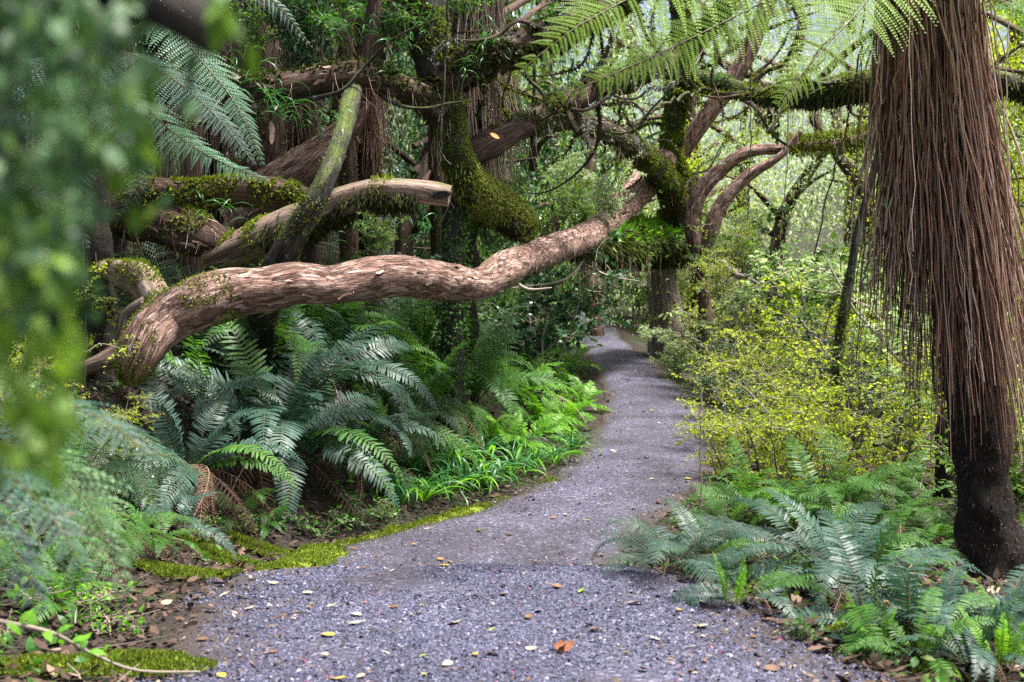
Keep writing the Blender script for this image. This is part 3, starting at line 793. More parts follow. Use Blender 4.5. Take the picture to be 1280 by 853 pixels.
# big mossy tree with spreading limbs
t = thing('mossy_tree', 'big mossy tree with shaggy dark limbs spreading from its crooked trunk', 'tree', tuple(P(650, 318, 13)))
mbt = MB()
TR5 = limb(mbt, px_rows([(655, 284, 14.2, 40), (640, 273, 14.0, 46), (610, 248, 13.6, 48), (582, 224, 13.2, 42), (568, 185, 13.0, 40), (560, 140, 13, 40), (548, 110, 13, 46), (537, 50, 13, 48), (530, -30, 13, 46), (535, -300, 13, 50)]), seg=18, rough=0.10, seed=41)
part(t, 'trunk', mbt, M['dark_bark'])
mbl = MB(); limbs5 = []
for k, r_ in enumerate([
    [(552, 140, 13, 40), (525, 118, 12.9, 36), (485, 103, 12.7, 30), (440, 94, 12.5, 36), (385, 104, 12.4, 34), (320, 112, 12.3, 36), (240, 108, 12.3, 32), (150, 120, 12.3, 26)],
    [(548, 110, 13, 50), (590, 80, 13, 48), (645, 62, 13.2, 44), (700, 40, 13.5, 38), (765, 8, 14, 32), (850, -40, 14.5, 26)],
    [(562, 215, 13.3, 26), (582, 198, 13.25, 32), (612, 180, 13.3, 36), (655, 160, 13.8, 28), (708, 150, 15, 21), (760, 165, 17.5, 24), (802, 192, 21, 27), (835, 230, 24, 32), (848, 280, 25.4, 36)],
    [(640, 165, 13.7, 26), (690, 135, 14.4, 26), (740, 112, 15, 28), (800, 92, 15.5, 24), (860, 60, 16, 22), (920, -10, 16, 18)],
    [(455, 125, 12.6, 18), (462, 60, 12.6, 18), (470, -20, 12.6, 16)],
]):
    limbs5.append(limb(mbl, px_rows(r_), seg=14, rough=0.14, seed=50 + k))
LB = limbs5
part(t, 'limb', mbl, M['brown_bark'], kind='stuff')
mb = MB()
moss_on(mb, TR5, 9000, rng, 0.20, 0.42, up=0.2, L=(0.012, 0.034), hang=0.1)
moss_on(mb, TR5, 7000, rng, 0.42, 0.8, up=0.1, L=(0.02, 0.05), clump=1.5)
part(t, 'moss', mb, M['moss'], kind='stuff')
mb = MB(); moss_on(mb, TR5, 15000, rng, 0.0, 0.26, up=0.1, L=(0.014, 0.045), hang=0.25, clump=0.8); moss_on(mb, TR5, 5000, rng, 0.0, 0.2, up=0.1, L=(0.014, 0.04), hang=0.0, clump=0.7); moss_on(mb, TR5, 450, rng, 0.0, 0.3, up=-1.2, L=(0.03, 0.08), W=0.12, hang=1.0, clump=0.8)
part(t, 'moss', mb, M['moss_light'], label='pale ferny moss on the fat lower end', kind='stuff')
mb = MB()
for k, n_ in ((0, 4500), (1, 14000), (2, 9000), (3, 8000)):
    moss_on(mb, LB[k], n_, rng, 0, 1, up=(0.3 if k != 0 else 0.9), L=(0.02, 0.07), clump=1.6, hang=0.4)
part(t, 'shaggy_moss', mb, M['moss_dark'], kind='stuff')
mb = MB()
for k, n_ in ((1, 1500), (2, 3600), (3, 2600)):
    moss_on(mb, LB[k], n_, rng, 0.1, 1, up=0.5, L=(0.02, 0.045), W=0.8, clump=2.5)
part(t, 'lichen', mb, M['lichen'], kind='stuff')
mb = MB(); moss_on(mb, LB[2], 5000, rng, 0.60, 1.0, up=0.2, L=(0.03, 0.07), clump=1.0)
part(t, 'moss', mb, M['moss'], kind='stuff')
mb = MB()
for k in (0, 1, 2, 3): hang_on(mb, LB[k], 70, rng, 0, 1, (0.05, 0.3), 0.0025, side=0.3)
hang_on(mb, TR5, 50, rng, 0.25, 0.8, (0.1, 0.4), 0.0025, up=0, side=0.2)
part(t, 'hanging_fibre', mb, M['stalk'], kind='stuff')
bark_flakes(t, LB[0], 60, rng, 0.1, 0.7, (0.06, 0.15))

def branchlets(t, tubes, k, seed, L, r, mats, mossm, Lm):
    rg = np.random.default_rng(seed)
    for n_ in range(k):
        tb = tubes[n_ % len(tubes)]
        i = int(rg.uniform(0.12, 0.97) * (tb.n - 1)); p = tb.C[i]
        d = nrm(rg.normal(0, 1, 3) * [1, 0.5, 0.8] + tb.T[i] * rg.choice([-1, 1]) * 0.7 + [0, 0, -0.1]); ln = rg.uniform(*L); rr = rg.uniform(*r); pts = [list(p) + [rr]]
        m_ = 7
        for j in range(m_):
            d = nrm(d + rg.normal(0, 0.42, 3) * [1, .6, 1]); p = p + d * ln / m_
            pts.append(list(p) + [rr * (1 - 0.8 * (j + 1) / m_)])
        mb = MB(); tb2 = limb(mb, pts, seg=8, step=0.05, rough=0.2, seed=int(rg.integers(1e6)))
        moss_on(mb, tb2, int(260 * ln / max(Lm[1] / 0.04, 1)) + 60, rg, 0, 1, up=0.3, L=Lm, hang=0.4, mat=1, clump=1.0)
        part(t, 'branch', mb, [M[mats[n_ % len(mats)]], M[mossm[n_ % len(mossm)]]])
branchlets(t, [LB[1], LB[2], LB[3], LB[3], LB[2], LB[0]], 46, 77, (0.7, 2.0), (0.012, 0.032), ('brown_bark', 'dark_bark'), ('moss_dark', 'moss', 'lichen', 'moss_dark'), (0.015, 0.045))

# tree on the far side of the path that the long trunk grows from
b = on(832, 25.5)
t = thing('stump_tree', 'mossy tree on a squared grey stump at the right edge of the path', 'tree', tuple(b))
mb = MB()
STU = limb(mb, [list(b - [0, 0, .2]) + [0.36]] + px_rows([(834, 408, 25.5, 43), (828, 350, 25.5, 38), (826, 318, 25.5, 40)]), seg=14, rough=0.07, seed=61)
part(t, 'stump', mb, M['grey_bark'])
mb = MB()
UPR = limb(mb, px_rows([(834, 322, 25.5, 50), (846, 285, 25.5, 50), (850, 240, 25.3, 38), (840, 195, 25, 28), (845, 140, 25, 28), (852, 80, 25, 26), (850, 0, 25, 24), (848, -150, 25, 20)]), seg=14, rough=0.14, seed=62)
part(t, 'trunk', mb, M['dark_bark'])
mb = MB(); mb2 = MB()
SH = limb(mb, px_rows([(850, 305, 25.4, 44), (800, 303, 23.5, 50), (755, 303, 20, 38), (715, 305, 17.5, 16)]), seg=14, rough=0.2, seed=63)
RB = limb(mb2, px_rows([(850, 195, 25.2, 20), (876, 155, 25.2, 23), (906, 116, 25.2, 23), (935, 66, 25.2, 22), (965, -10, 25.2, 20)]), seg=14, rough=0.06, seed=64)
RL = limb(mb, px_rows([(850, 95, 25, 22), (900, 104, 24, 20), (960, 118, 22.5, 20), (1020, 115, 21, 28), (1090, 104, 19, 36), (1200, 95, 18, 30), (1320, 120, 18, 20)]), seg=12, rough=0.14, seed=65)
part(t, 'limb', mb, M['dark_bark'], kind='stuff')
part(t, 'limb', mb2, M['red_bark'], label='bare pink limb')
mb = MB()
moss_on(mb, UPR, 9000, rng, 0.25, 0.9, up=0.1, L=(0.03, 0.08), clump=0.9)
moss_on(mb, RL, 4500, rng, 0, 1, up=0.8, L=(0.03, 0.07), clump=1.2)
moss_on(mb, STU, 900, rng, 0, 1, up=0.1, L=(0.02, 0.05), clump=1.5)
part(t, 'moss', mb, M['moss'], kind='stuff')
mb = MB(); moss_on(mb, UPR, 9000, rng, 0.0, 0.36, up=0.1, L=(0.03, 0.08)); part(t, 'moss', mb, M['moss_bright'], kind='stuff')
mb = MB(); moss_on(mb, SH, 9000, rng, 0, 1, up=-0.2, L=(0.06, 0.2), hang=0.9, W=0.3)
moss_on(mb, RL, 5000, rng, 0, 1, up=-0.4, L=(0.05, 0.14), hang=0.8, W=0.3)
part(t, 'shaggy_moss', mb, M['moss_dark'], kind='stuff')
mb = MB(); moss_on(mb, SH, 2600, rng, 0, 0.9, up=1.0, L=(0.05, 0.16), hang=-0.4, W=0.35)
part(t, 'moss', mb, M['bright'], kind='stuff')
mb = MB(); hang_on(mb, RL, 140, rng, 0, 1, (0.15, 0.9), 0.004); hang_on(mb, SH, 200, rng, 0, 1, (0.2, 0.6), 0.004)
part(t, 'hanging_fibre', mb, M['stalk'], kind='stuff')

branchlets(t, [UPR, RL, RL, RB], 22, 78, (1.2, 3.2), (0.02, 0.05), ('dark_bark', 'brown_bark'), ('moss', 'moss_dark', 'moss'), (0.03, 0.08))

b = on(880, 24)
t = thing('twin_limbed_tree', 'tree with two bare red-brown limbs curving up against pale leaves', 'tree', tuple(b))
mb = MB()
limb(mb, [list(b - [0, 0, .2]) + [0.16]] + px_rows([(880, 360, 24, 14), (866, 290, 24, 20), (870, 252, 24, 21), (890, 222, 24, 20), (930, 192, 24, 16), (985, 185, 24, 13), (1060, 178, 24, 14), (1140, 150, 24, 10)]), seg=14, rough=0.10, seed=71)
T10B = limb(mb, [list(b + [0.1, -.3, -.2]) + [0.12]] + px_rows([(880, 340, 23.6, 12), (888, 292, 23.5, 19), (903, 255, 23.5, 18), (935, 220, 23.5, 15), (975, 195, 23.5, 9), (1000, 165, 23.5, 8)]), seg=14, rough=0.10, seed=72)
part(t, 'trunk', mb, M['red_bark'], kind='stuff')
mb = MB()
XT = Tube(px_rows([(985, 183, 23.95, 20), (1060, 176, 23.95, 24), (1140, 150, 23.95, 20)]), seg=10)
moss_on(mb, XT, 2600, rng, 0, 1, up=0.3, L=(0.04, 0.1))
part(t, 'moss', mb, M['moss'], kind='stuff')

b = on(1048, 15)
t = thing('thin_tree', 'thin dark leaning stem with a mossy foot, among yellow-green twigs', 'tree', tuple(b))
mb = MB()
THN = limb(mb, [list(b - [0, 0, .1]) + [0.06]] + px_rows([(1048, 440, 15, 12), (1056, 385, 15, 12), (1064, 335, 15, 11), (1074, 280, 15, 10), (1100, 180, 15, 9), (1130, 0, 15, 8), (1150, -120, 15, 7)]), seg=10, rough=0.08, seed=81)
part(t, 'trunk', mb, M['dark_bark'])
mb = MB(); moss_on(mb, THN, 2500, rng, 0.0, 0.35, up=0.0, L=(0.015, 0.04), clump=2)
part(t, 'moss', mb, M['moss'], kind='stuff')

# flaky trunks in the dark behind, upper left
FLK = []
for name, label, rows in (
    ('flaky_trunk_tree', 'flaky red-brown trunk in the upper left, beside broad glossy leaves', [(322, 500, 14, 50), (322, 300, 14, 48), (330, 150, 14, 46), (326, 60, 14, 48), (318, 0, 14, 50), (310, -250, 14, 44)]),
    ('flaky_trunk_tree', 'slim reddish trunk rising behind the shaggy horizontal limb', [(440, 480, 15, 26), (436, 300, 15, 24), (433, 150, 15, 24), (430, 60, 15, 22), (428, 0, 15, 22), (425, -250, 15, 20)]),
    ('flaky_trunk_tree', 'stout brown slanting trunk between the slim reddish trunk and mossy tree', [(380, 470, 16, 50), (410, 260, 16, 44), (450, 90, 16, 46), (475, 40, 16, 50), (500, -20, 16, 52), (540, -260, 16, 44)]),
):
    b = P(*rows[0][:3])
    t = thing(name, label, 'tree', tuple(b))
    mb = MB(); tb = limb(mb, px_rows(rows), seg=16, rough=0.10, seed=90 + len(FLK)); FLK.append(tb)
    part(t, 'trunk', mb, M['brown_bark'])
    bark_flakes(t, tb, 60, rng, 0.4, 0.95, (0.1, 0.28), up=0)
    mb = MB(); moss_on(mb, tb, 1200, rng, 0, 1, up=0.0, L=(0.02, 0.05), clump=1.2)
    part(t, 'moss', mb, M['moss'], kind='stuff')

# ------------------------------------------------------------------ tree ferns with skirts of dead stalks
STALKS, STRAWS = [], []
for v in range(14):
    mb = MB(); q = np.linspace(0, 1, 12)
    a1, a2, p1, p2 = rng.normal(0, 0.035), rng.normal(0, 0.05), rng.uniform(0, 6), rng.uniform(0, 6)
    x = 0.16 * q ** 1.4 + a1 * np.sin(q * 4 + p1) * q + rng.normal(0, 0.007, 12)
    y = a2 * np.sin(q * 4 + p2) * q ** 0.7 + rng.normal(0, 0.009, 12)
    thin(mb, np.stack([x, y, -q], 1), rng.choice([0.0035, 0.005, 0.007, 0.010]), 0.0022, 4, tint=0.5)
    STALKS.append(mb.mesh('dead_stalk', M['stalk'])); STRAWS.append(mb.mesh('dead_stalk', M['straw']))

def skirt(t, axis, r, top, ends, n_obj, n_mass, tilt, seed, wide=1.0, thick=1.0, mat='stalk'):
    """axis(h) -> local centre; stalks start high round the trunk and hang to different heights"""
    rg = np.random.default_rng(seed)
    T_ = Matrix.Rotation(-tilt[0], 4, 'Y') @ Matrix.Rotation(tilt[1], 4, 'X')
    for k in range(n_obj):
        th = rg.uniform(-math.pi, 0.0) if rg.random() < 0.86 else rg.uniform(0, math.pi)
        h0 = rg.uniform(*top); h1 = rg.uniform(*ends) + (top[0] - ends[1]) * 0.75 * max(0, -math.cos(th)) * rg.uniform(0.5, 1.0); h1 = h1 if rg.random() < 0.75 else rg.uniform(h1, top[0])
        rr = r * rg.uniform(0.85, 1.35)
        c = axis(h0)
        m = T_ @ Matrix.Rotation(th, 4, 'Z') @ Matrix.Rotation(rg.normal(0, 0.03), 4, 'Y') @ Matrix.Rotation(rg.normal(0, 0.06), 4, 'X')
        link('dead_stalk', (STALKS if mat == 'stalk' else STRAWS)[rg.integers(14)], t, loc=(c[0] + rr * math.cos(th), c[1] + rr * math.sin(th), h0), rot=m.to_euler(), scale=(wide * rg.uniform(0.6, 1.5), thick, h0 - h1))
    mb = MB()
    for k in range(n_mass):
        th = rg.uniform(-math.pi, math.pi); h0 = rg.uniform(*top); h1 = rg.uniform(*ends) + (top[0] - ends[1]) * 0.7 * max(0, -math.cos(th)); h1 = h1 if rg.random() < 0.6 else rg.uniform(h1, top[0])
        rr = r * rg.uniform(0.6, 1.15); c = axis(h0); q = np.linspace(0, 1, 8)
        d = np.stack([wide * 0.13 * q ** 1.4 * rg.uniform(0.5, 1.4) + rg.normal(0, 0.008, 8), rg.normal(0, 0.09) * q + 0.03 * np.sin(q * 5 + rg.uniform(0, 6)), -q * (h0 - h1)], 1)
        R_ = np.array((T_ @ Matrix.Rotation(th, 4, 'Z')).to_3x3())
        thin(mb, d @ R_.T + np.array([c[0] + rr * math.cos(th), c[1] + rr * math.sin(th), h0]), rg.uniform(0.004, 0.008) * thick, 0.0025 * thick, 3, tint=float(np.clip(rg.normal(0.42, 0.2), 0, 1)))
    o = link('dead_stalk', mb.mesh('dead_stalk', M[mat]), t); o["kind"] = 'stuff'

# the near one on the right
b = P(1243, 728, 8.5); top_ = P(1150, -140, 8.5)
TF = thing('tree_fern', 'tall dark tree fern trunk with a long skirt of dead brown stalks', 'tree', tuple(b))
ax = lambda h: (top_ - b)[:2] / (top_ - b)[2] * h
Hh = (top_ - b)[2]
mb = MB()
FT = limb(mb, [list(b - [0, 0, .2]) + [0.22], list(b + [0, 0, 0.03]) + [0.19], list(b + (top_ - b) * 0.12) + [0.17], list(b + (top_ - b) * 0.4) + [0.17], list(b + (top_ - b) * 0.8) + [0.2], list(top_) + [0.24]], seg=26, step=0.035, rough=0.12, freq=30, lump=0.07, seed=101)
part(TF, 'trunk', mb, M['fern_trunk'])
mb = MB()
moss_on(mb, FT, 2600, rng, 0, 0.5, up=0.0, L=(0.012, 0.04), W=0.25, hang=0.5)
part(TF, 'root_fibre', mb, M['dead'], kind='stuff')
skirt(TF, ax, 0.225, (0.70 * Hh, 1.0 * Hh), (0.16 * Hh, 0.42 * Hh), 300, 800, (math.radians(3.0), 0), 5, wide=1.1, thick=0.9)
# its crown: fronds arching out above, the lower ones reaching into view
CR = top_ + np.array([-0.02, 0, 0.15])
def crown_frond(t, pts, key='lime', plen=0.5, npair=30, npin=16, seed=0, up=(0, 0, 1), vee=-0.1, droop=0.25, name='frond', r0=0.009):
    mb = MB()
    frond(mb, pts, up, npair, plen, 0.004, t0=0.14, fwd=0.35, vee=vee, bip=True, rng=np.random.default_rng(seed), npin=npin, r0=r0, droop=droop)
    o = link(name, mb.mesh('frond', [M[key], M['rachis']], shift=np.array(t.location)), t)
    return o
for k, (pts, ln_) in enumerate([
    ([CR, P(1075, -60, 8.0), P(979, -10, 7.6), P(860, 50, 7.2), P(760, 95, 6.9), P(690, 125, 6.8)], .30),
    ([CR, P(1020, -110, 7.9), P(900, -55, 7.4), P(799, -8, 7.0), P(710, 40, 6.6), P(645, 95, 6.5)], .38),
    ([CR, P(1110, -60, 7.7), P(1085, 0, 7.3), P(1025, 65, 7.0), P(972, 130, 6.8)], .36),
    ([CR, P(1060, -100, 9.0), P(980, -50, 9.5), P(920, -40, 9.9), P(860, 0, 10.2)], .34),
    ([CR, P(1240, -110, 8.2), P(1300, -60, 7.8), P(1350, 10, 7.5), P(1380, 90, 7.3)], .42),
    ([CR, P(1230, -60, 9.0), P(1275, -10, 9.5), P(1310, 60, 9.9), P(1330, 140, 10.2)], .42),
]):
    crown_frond(TF, pts, seed=200 + k, plen=ln_, npair=54, npin=20, up=(0.15, -0.9, 0.42), vee=0.0)
for k in range(4):
    a = k * 0.62 - 0.7
    d = np.array([math.cos(a), math.sin(a), 0])
    pts = [CR, CR + d * 0.8 + [0, 0, 0.5], CR + d * 1.6 + [0, 0, 0.65], CR + d * 2.4 + [0, 0, 0.45]]
    crown_frond(TF, pts, seed=220 + k, plen=0.5, npair=22, npin=9)

def far_tree_fern(label, base_px, top_px, Y, r, n_obj, n_mass, ends, seed, key='dark', nfr=12, flen=2.0, bare=0.0, wide=1.0, name='tree_fern', fronds=True, elev=0.5):
    b = P(base_px[0], base_px[1], Y); b[2] = min(b[2], gz(b[0], Y) + 0.0); tp = P(top_px[0], top_px[1], Y)
    t = thing(name, label, 'tree', tuple(b))
    H = tp[2] - b[2]
    a_ = lambda h: (tp - b)[:2] / H * h
    mb = MB(); limb(mb, [list(b - [0, 0, .2]) + [r], list(b + (tp - b) * 0.3) + [r * 0.75], list(tp) + [r * 0.8]], seg=14, step=0.06, rough=0.2, freq=20, seed=seed)
    part(t, 'trunk', mb, M['fern_trunk'])
    if n_obj or n_mass:
        skirt(t, a_, r * 1.1, (0.75 * H, 1.0 * H), (ends[0] * H, ends[1] * H), n_obj, n_mass, (math.atan2(tp[0] - b[0], H) * 0.6, 0), seed, wide=wide, mat='straw' if seed in (301, 304, 307) else 'stalk')
    if fronds:
        rg = np.random.default_rng(seed)
        for k in range(nfr):
            a = k * 2.39996 + rg.uniform(-0.2, 0.2)
            c = ['mid', 'low', 'up'][rg.choice(3, p=(0.45, 0.4, 0.15))]
            me = FR[key][c][rg.integers(len(FR[key][c]))]
            link('frond', me, t, loc=tuple(tp - b + [0, 0, 0.05]), rot=(rg.normal(0, 0.15), rg.normal(0, 0.1), a), scale=flen * rg.uniform(0.8, 1.1))
    return t
far_tree_fern('tree fern with pale hanging stalks, just behind the crooked mossy trunk', (573, 470), (592, -60), 14.5, 0.2, 150, 420, (0.42, 0.62), 301, wide=1.2, flen=2.2)
far_tree_fern('tree fern with a ragged reddish skirt, beyond the dark lichen-spotted stem', (462, 440), (452, -40), 16.5, 0.17, 70, 220, (0.42, 0.56), 302, flen=2.0)
far_tree_fern('slim tree fern with drooping stalks under the shaggy horizontal limb', (372, 440), (372, 20), 17, 0.18, 60, 200, (0.45, 0.6), 303, flen=2.0)
far_tree_fern('shaded tree fern hung with straw-brown stalks, behind the feathery fronds', (205, 430), (198, 60), 14.5, 0.2, 80, 260, (0.35, 0.55), 304, flen=2.0)
far_tree_fern('dim tree fern with fibrous trunk, left of the rotting log', (140, 420), (128, 30), 13.5, 0.22, 60, 260, (0.25, 0.5), 305, flen=2.0)
far_tree_fern('dark tree fern between the shaded one and flaky red-brown trunk', (265, 430), (262, -60), 17, 0.2, 30, 240, (0.3, 0.6), 306, flen=2.0)
far_tree_fern('pale-skirted tree fern behind the near skirted trunk', (1190, 560), (1196, 40), 13, 0.18, 30, 120, (0.35, 0.6), 307, key='midtf', flen=1.3, nfr=6)

# left tree fern whose feathery fronds sweep down
cr = P(120, 60, 10.6)
b = on(112, 10.6)
t = thing('tree_fern', 'tree fern whose long feathery pale-green fronds sweep down over the rotting log', 'tree', tuple(b))
mb = MB(); limb(mb, [list(b - [0, 0, .2]) + [0.2], list((b + cr) / 2) + [0.13], list(cr) + [0.14]], seg=14, rough=0.2, freq=20, seed=111)
part(t, 'trunk', mb, M['fern_trunk'])
for k, (pts, key) in enumerate([
    ([cr, P(200, 25, 10.2), P(250, 75, 9.9), P(295, 130, 9.7), P(328, 205, 9.6)], 'paletf'),
    ([cr, P(170, 70, 10.0), P(225, 105, 9.6), P(275, 150, 9.3), P(318, 205, 9.2)], 'bluetf'),
    ([cr, P(160, 110, 10.0), P(215, 165, 9.6), P(270, 200, 9.4), P(335, 226, 9.3)], 'paletf'),
    ([cr, P(140, 130, 9.9), P(165, 180, 9.6), P(172, 230, 9.5), P(150, 270, 9.5)], 'bluetf'),
    ([cr, P(110, 110, 9.8), P(95, 180, 9.5), P(90, 250, 9.4), P(110, 310, 9.4)], 'bluetf'),
    ([cr, P(60, 80, 10.0), P(0, 130, 9.8), P(-40, 200, 9.6), P(-60, 280, 9.5)], 'bluetf'),
    ([cr, P(190, -30, 11.0), P(270, -40, 11.4), P(340, 0, 11.6), P(390, 60, 11.8)], 'bluetf'),
]):
    crown_frond(t, pts, key='feather' if key == 'paletf' else 'blue', plen=0.24, npair=46, npin=13, seed=240 + k, droop=0.3, up=(0.3, -0.75, 0.6))
#@@PART3
# ------------------------------------------------------------------ shrubs, crowns, small plants
def grow_shrub(seed, h, spread, nstem, leaf, nleaf, leafm, shape='diamond', flat=0.6, wl=0.55, tiers=2, base=0.15):
    rg = np.random.default_rng(seed)
    sm, lm = MB(), MB()
    tw = []
    def path(p, d, L, n, wig):
        pts = [p]
        for i in range(n):
            d = nrm(d + rg.normal(0, wig, 3)); pts.append(pts[-1] + d * L / n)
        return np.array(pts)
    for s in range(nstem):
        a = rg.uniform(0, 6.28); lean = rg.uniform(0.1, 1.0) * spread / h
        main = path(np.array([0.05 * math.cos(a), 0.05 * math.sin(a), -0.05]), np.array([lean * math.cos(a), lean * math.sin(a), 1.0]), h * rg.uniform(0.6, 1.05), 7, 0.18)
        thin(sm, main, 0.006 + 0.006 * h, 0.003, 5, rg.uniform(0.2, 0.9))
        for b in range(7):
            k = rg.uniform(base, 1.0) * 6.99; i = int(k); p = main[i] * (1 - k + i) + main[min(i + 1, 7)] * (k - i)
            a2 = rg.uniform(0, 6.28)
            br = path(p, np.array([math.cos(a2), math.sin(a2), rg.uniform(-0.1, 0.7)]), h * rg.uniform(0.2, 0.5), 5, 0.25)
            thin(sm, br, 0.0045, 0.002, 3, rg.uniform(0.2, 0.9)); tw.append(br)
            for c in range(5 if tiers > 1 else 2):
                k2 = rg.uniform(0.1, 1) * 4.99; i2 = int(k2); p2 = br[i2] * (1 - k2 + i2) + br[i2 + 1] * (k2 - i2)
                a3 = rg.uniform(0, 6.28)
                t2 = path(p2, np.array([math.cos(a3), math.sin(a3), rg.uniform(-0.3, 0.5)]), h * rg.uniform(0.08, 0.26), 4, 0.3)
                thin(sm, t2, 0.0025, 0.0012, 3, rg.uniform(0.2, 0.9)); tw.append(t2)
    per = max(1, nleaf // len(tw))
    B, D = [], []
    for t_ in tw:
        k = rg.random(per) * (len(t_) - 1.001); i = k.astype(int); f = (k - i)[:, None]
        B.append(t_[i] * (1 - f) + t_[i + 1] * f + rg.normal(0, leaf * 0.3, (per, 3)))
        d = nrm(t_[i + 1] - t_[i]) + rg.normal(0, 0.8, (per, 3)); D.append(d)
    B = np.vstack(B); D = np.vstack(D); D[:, 2] *= (1 - flat * 0.6)
    n = len(B); Nn = rg.normal(0, 0.45, (n, 3)) + [0, 0, flat + 0.2]
    L = leaf * rg.uniform(0.6, 1.25, n)
    leaf_batch(lm, B, D, Nn, L, L * wl, np.clip(rg.normal(0.5, 0.22, n), 0, 1), shape, fold=0.12)
    return sm.mesh('stem', M['twig']), lm.mesh('foliage', leafm)

SHR = {
    'yellow': [grow_shrub(400 + i, 1.0, 0.6, 6, 0.025, 3000, M['yellow'], flat=0.35, wl=0.75) for i in range(3)],
    'mid': [grow_shrub(410 + i, 1.0, 0.6, 5, 0.045, 3000, M['mid'], 'diamond') for i in range(3)],
    'pale': [grow_shrub(420 + i, 1.0, 0.6, 5, 0.040, 3200, M['pale'], 'diamond') for i in range(3)],
    'dark': [grow_shrub(425 + i, 1.0, 0.6, 6, 0.035, 2600, M['dark'], 'diamond') for i in range(2)],  # dark leaf colour stands in for shade behind the thicket
    'climber': [grow_shrub(427 + i, 1.0, 0.5, 5, 0.075, 900, M['green'], OVAL, wl=0.5) for i in range(2)],
    'glossy': [grow_shrub(430 + i, 1.0, 0.5, 5, 0.060, 1500, M['glossy'], OVAL, wl=0.5) for i in range(3)],
    'herb': [grow_shrub(440 + i, 0.35, 0.3, 4, 0.045, 220, M['green'], OVAL, wl=0.6, tiers=1) for i in range(3)],
    'brightherb': [grow_shrub(445 + i, 0.35, 0.3, 4, 0.05, 160, M['bright'], OVAL, wl=0.5, tiers=1) for i in range(2)],
}
for s_, l_ in [x for v in SHR.values() for x in v]:
    pass

def shrub(label, base, size, kind, seed, group=None, name='shrub', cat='shrub', squash=1.0):
    rg = np.random.default_rng(seed)
    s_, l_ = SHR[kind][rg.integers(len(SHR[kind]))]
    t = thing(name, label, cat, tuple(base), group, rot=(0, 0, rg.uniform(0, 6.28)))
    sc = (size, size, size * squash)
    o = link('stem', s_, t, scale=sc); o["kind"] = 'stuff'
    o = link('foliage', l_, t, scale=sc); o["kind"] = 'stuff'
    return t

def crown_mesh(seed, n, leaf, leafm, wl=0.42, holes=0.25, clus=46):
    rg = np.random.default_rng(seed); mb = MB()
    c = rg.normal(size=(clus, 3)); c = nrm(c) * rg.uniform(0.25, 1.0, (clus, 1)) ** 0.6
    c[:, 2] *= 1.0
    r = rg.uniform(0.10, 0.30, clus)
    k = rg.integers(0, clus, n)
    off = rg.normal(0, 1, (n, 3)) * r[k][:, None] * np.array([1, 1, 0.55])
    B = c[k] + off
    D = off + rg.normal(0, 0.25, (n, 3)) + np.array([0, 0, -0.12]); Nn = rg.normal(0, 0.5, (n, 3)) + [0, 0, 0.8]
    L = leaf * rg.uniform(0.55, 1.3, n)
    tint = np.clip(0.5 + rg.normal(0, 0.18, clus)[k] + rg.normal(0, 0.15, n), 0, 1)
    leaf_batch(mb, B, D, Nn, L, L * wl, tint, fold=0.12)
    return mb.mesh('crown', leafm)

def trunk_mesh(seed):
    rg = np.random.default_rng(seed); mb = MB()
    limb(mb, [[0, 0, -0.05, 0.035], [rg.normal(0, .03), rg.normal(0, .03), 0.4, 0.025], [rg.normal(0, .08), rg.normal(0, .08), 0.8, 0.016], [rg.normal(0, .1), rg.normal(0, .1), 1.1, 0.006]], seg=8, step=0.08, rough=0.12, seed=seed)
    for k in range(7):
        a = rg.uniform(0, 6.28); z = rg.uniform(0.3, 0.95)
        d = np.array([math.cos(a), math.sin(a), rg.uniform(0.1, 0.8)]) * rg.uniform(0.2, 0.45)
        limb(mb, [[0, 0, z, 0.012], list(d * 0.5 + [0, 0, z + 0.03]) + [0.008], list(d + [0, 0, z]) + [0.003]], seg=6, step=0.06, rough=0.1)
    return mb.mesh('trunk', M['brown_bark'])
TRUNKS = [trunk_mesh(s) for s in (1, 2, 3)]
CROWN = {
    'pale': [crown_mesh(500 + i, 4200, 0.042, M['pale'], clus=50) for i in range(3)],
    'mid': [crown_mesh(510 + i, 5800, 0.044, M['mid']) for i in range(3)],
    'yellow': [crown_mesh(520 + i, 7000, 0.032, M['yellow'], wl=0.6) for i in range(2)],
    'dark': [crown_mesh(530 + i, 6500, 0.050, M['dark']) for i in range(2)],
    'glossy': [crown_mesh(540 + i, 5000, 0.060, M['glossy']) for i in range(2)],
}

def forest_tree(label, x, y, h, r, kind, seed, group='leafy trees behind the path', lift=0.55, zr=1.0, name='leafy_tree', tw=1.0):
    rg = np.random.default_rng(seed)
    z = gz(x, y)
    t = thing(name, label, 'tree', (x, y, z), group, rot=(0, 0, rg.uniform(0, 6.28)))
    link('trunk', TRUNKS[rg.integers(3)], t, scale=(h * tw, h * tw, h * 0.9))
    o = link('crown', CROWN[kind][rg.integers(len(CROWN[kind]))], t, loc=(0, 0, h * lift), rot=(rg.normal(0, .2), rg.normal(0, .2), rg.uniform(0, 6.28)), scale=(r, r, h * 0.5 * zr))
    return t

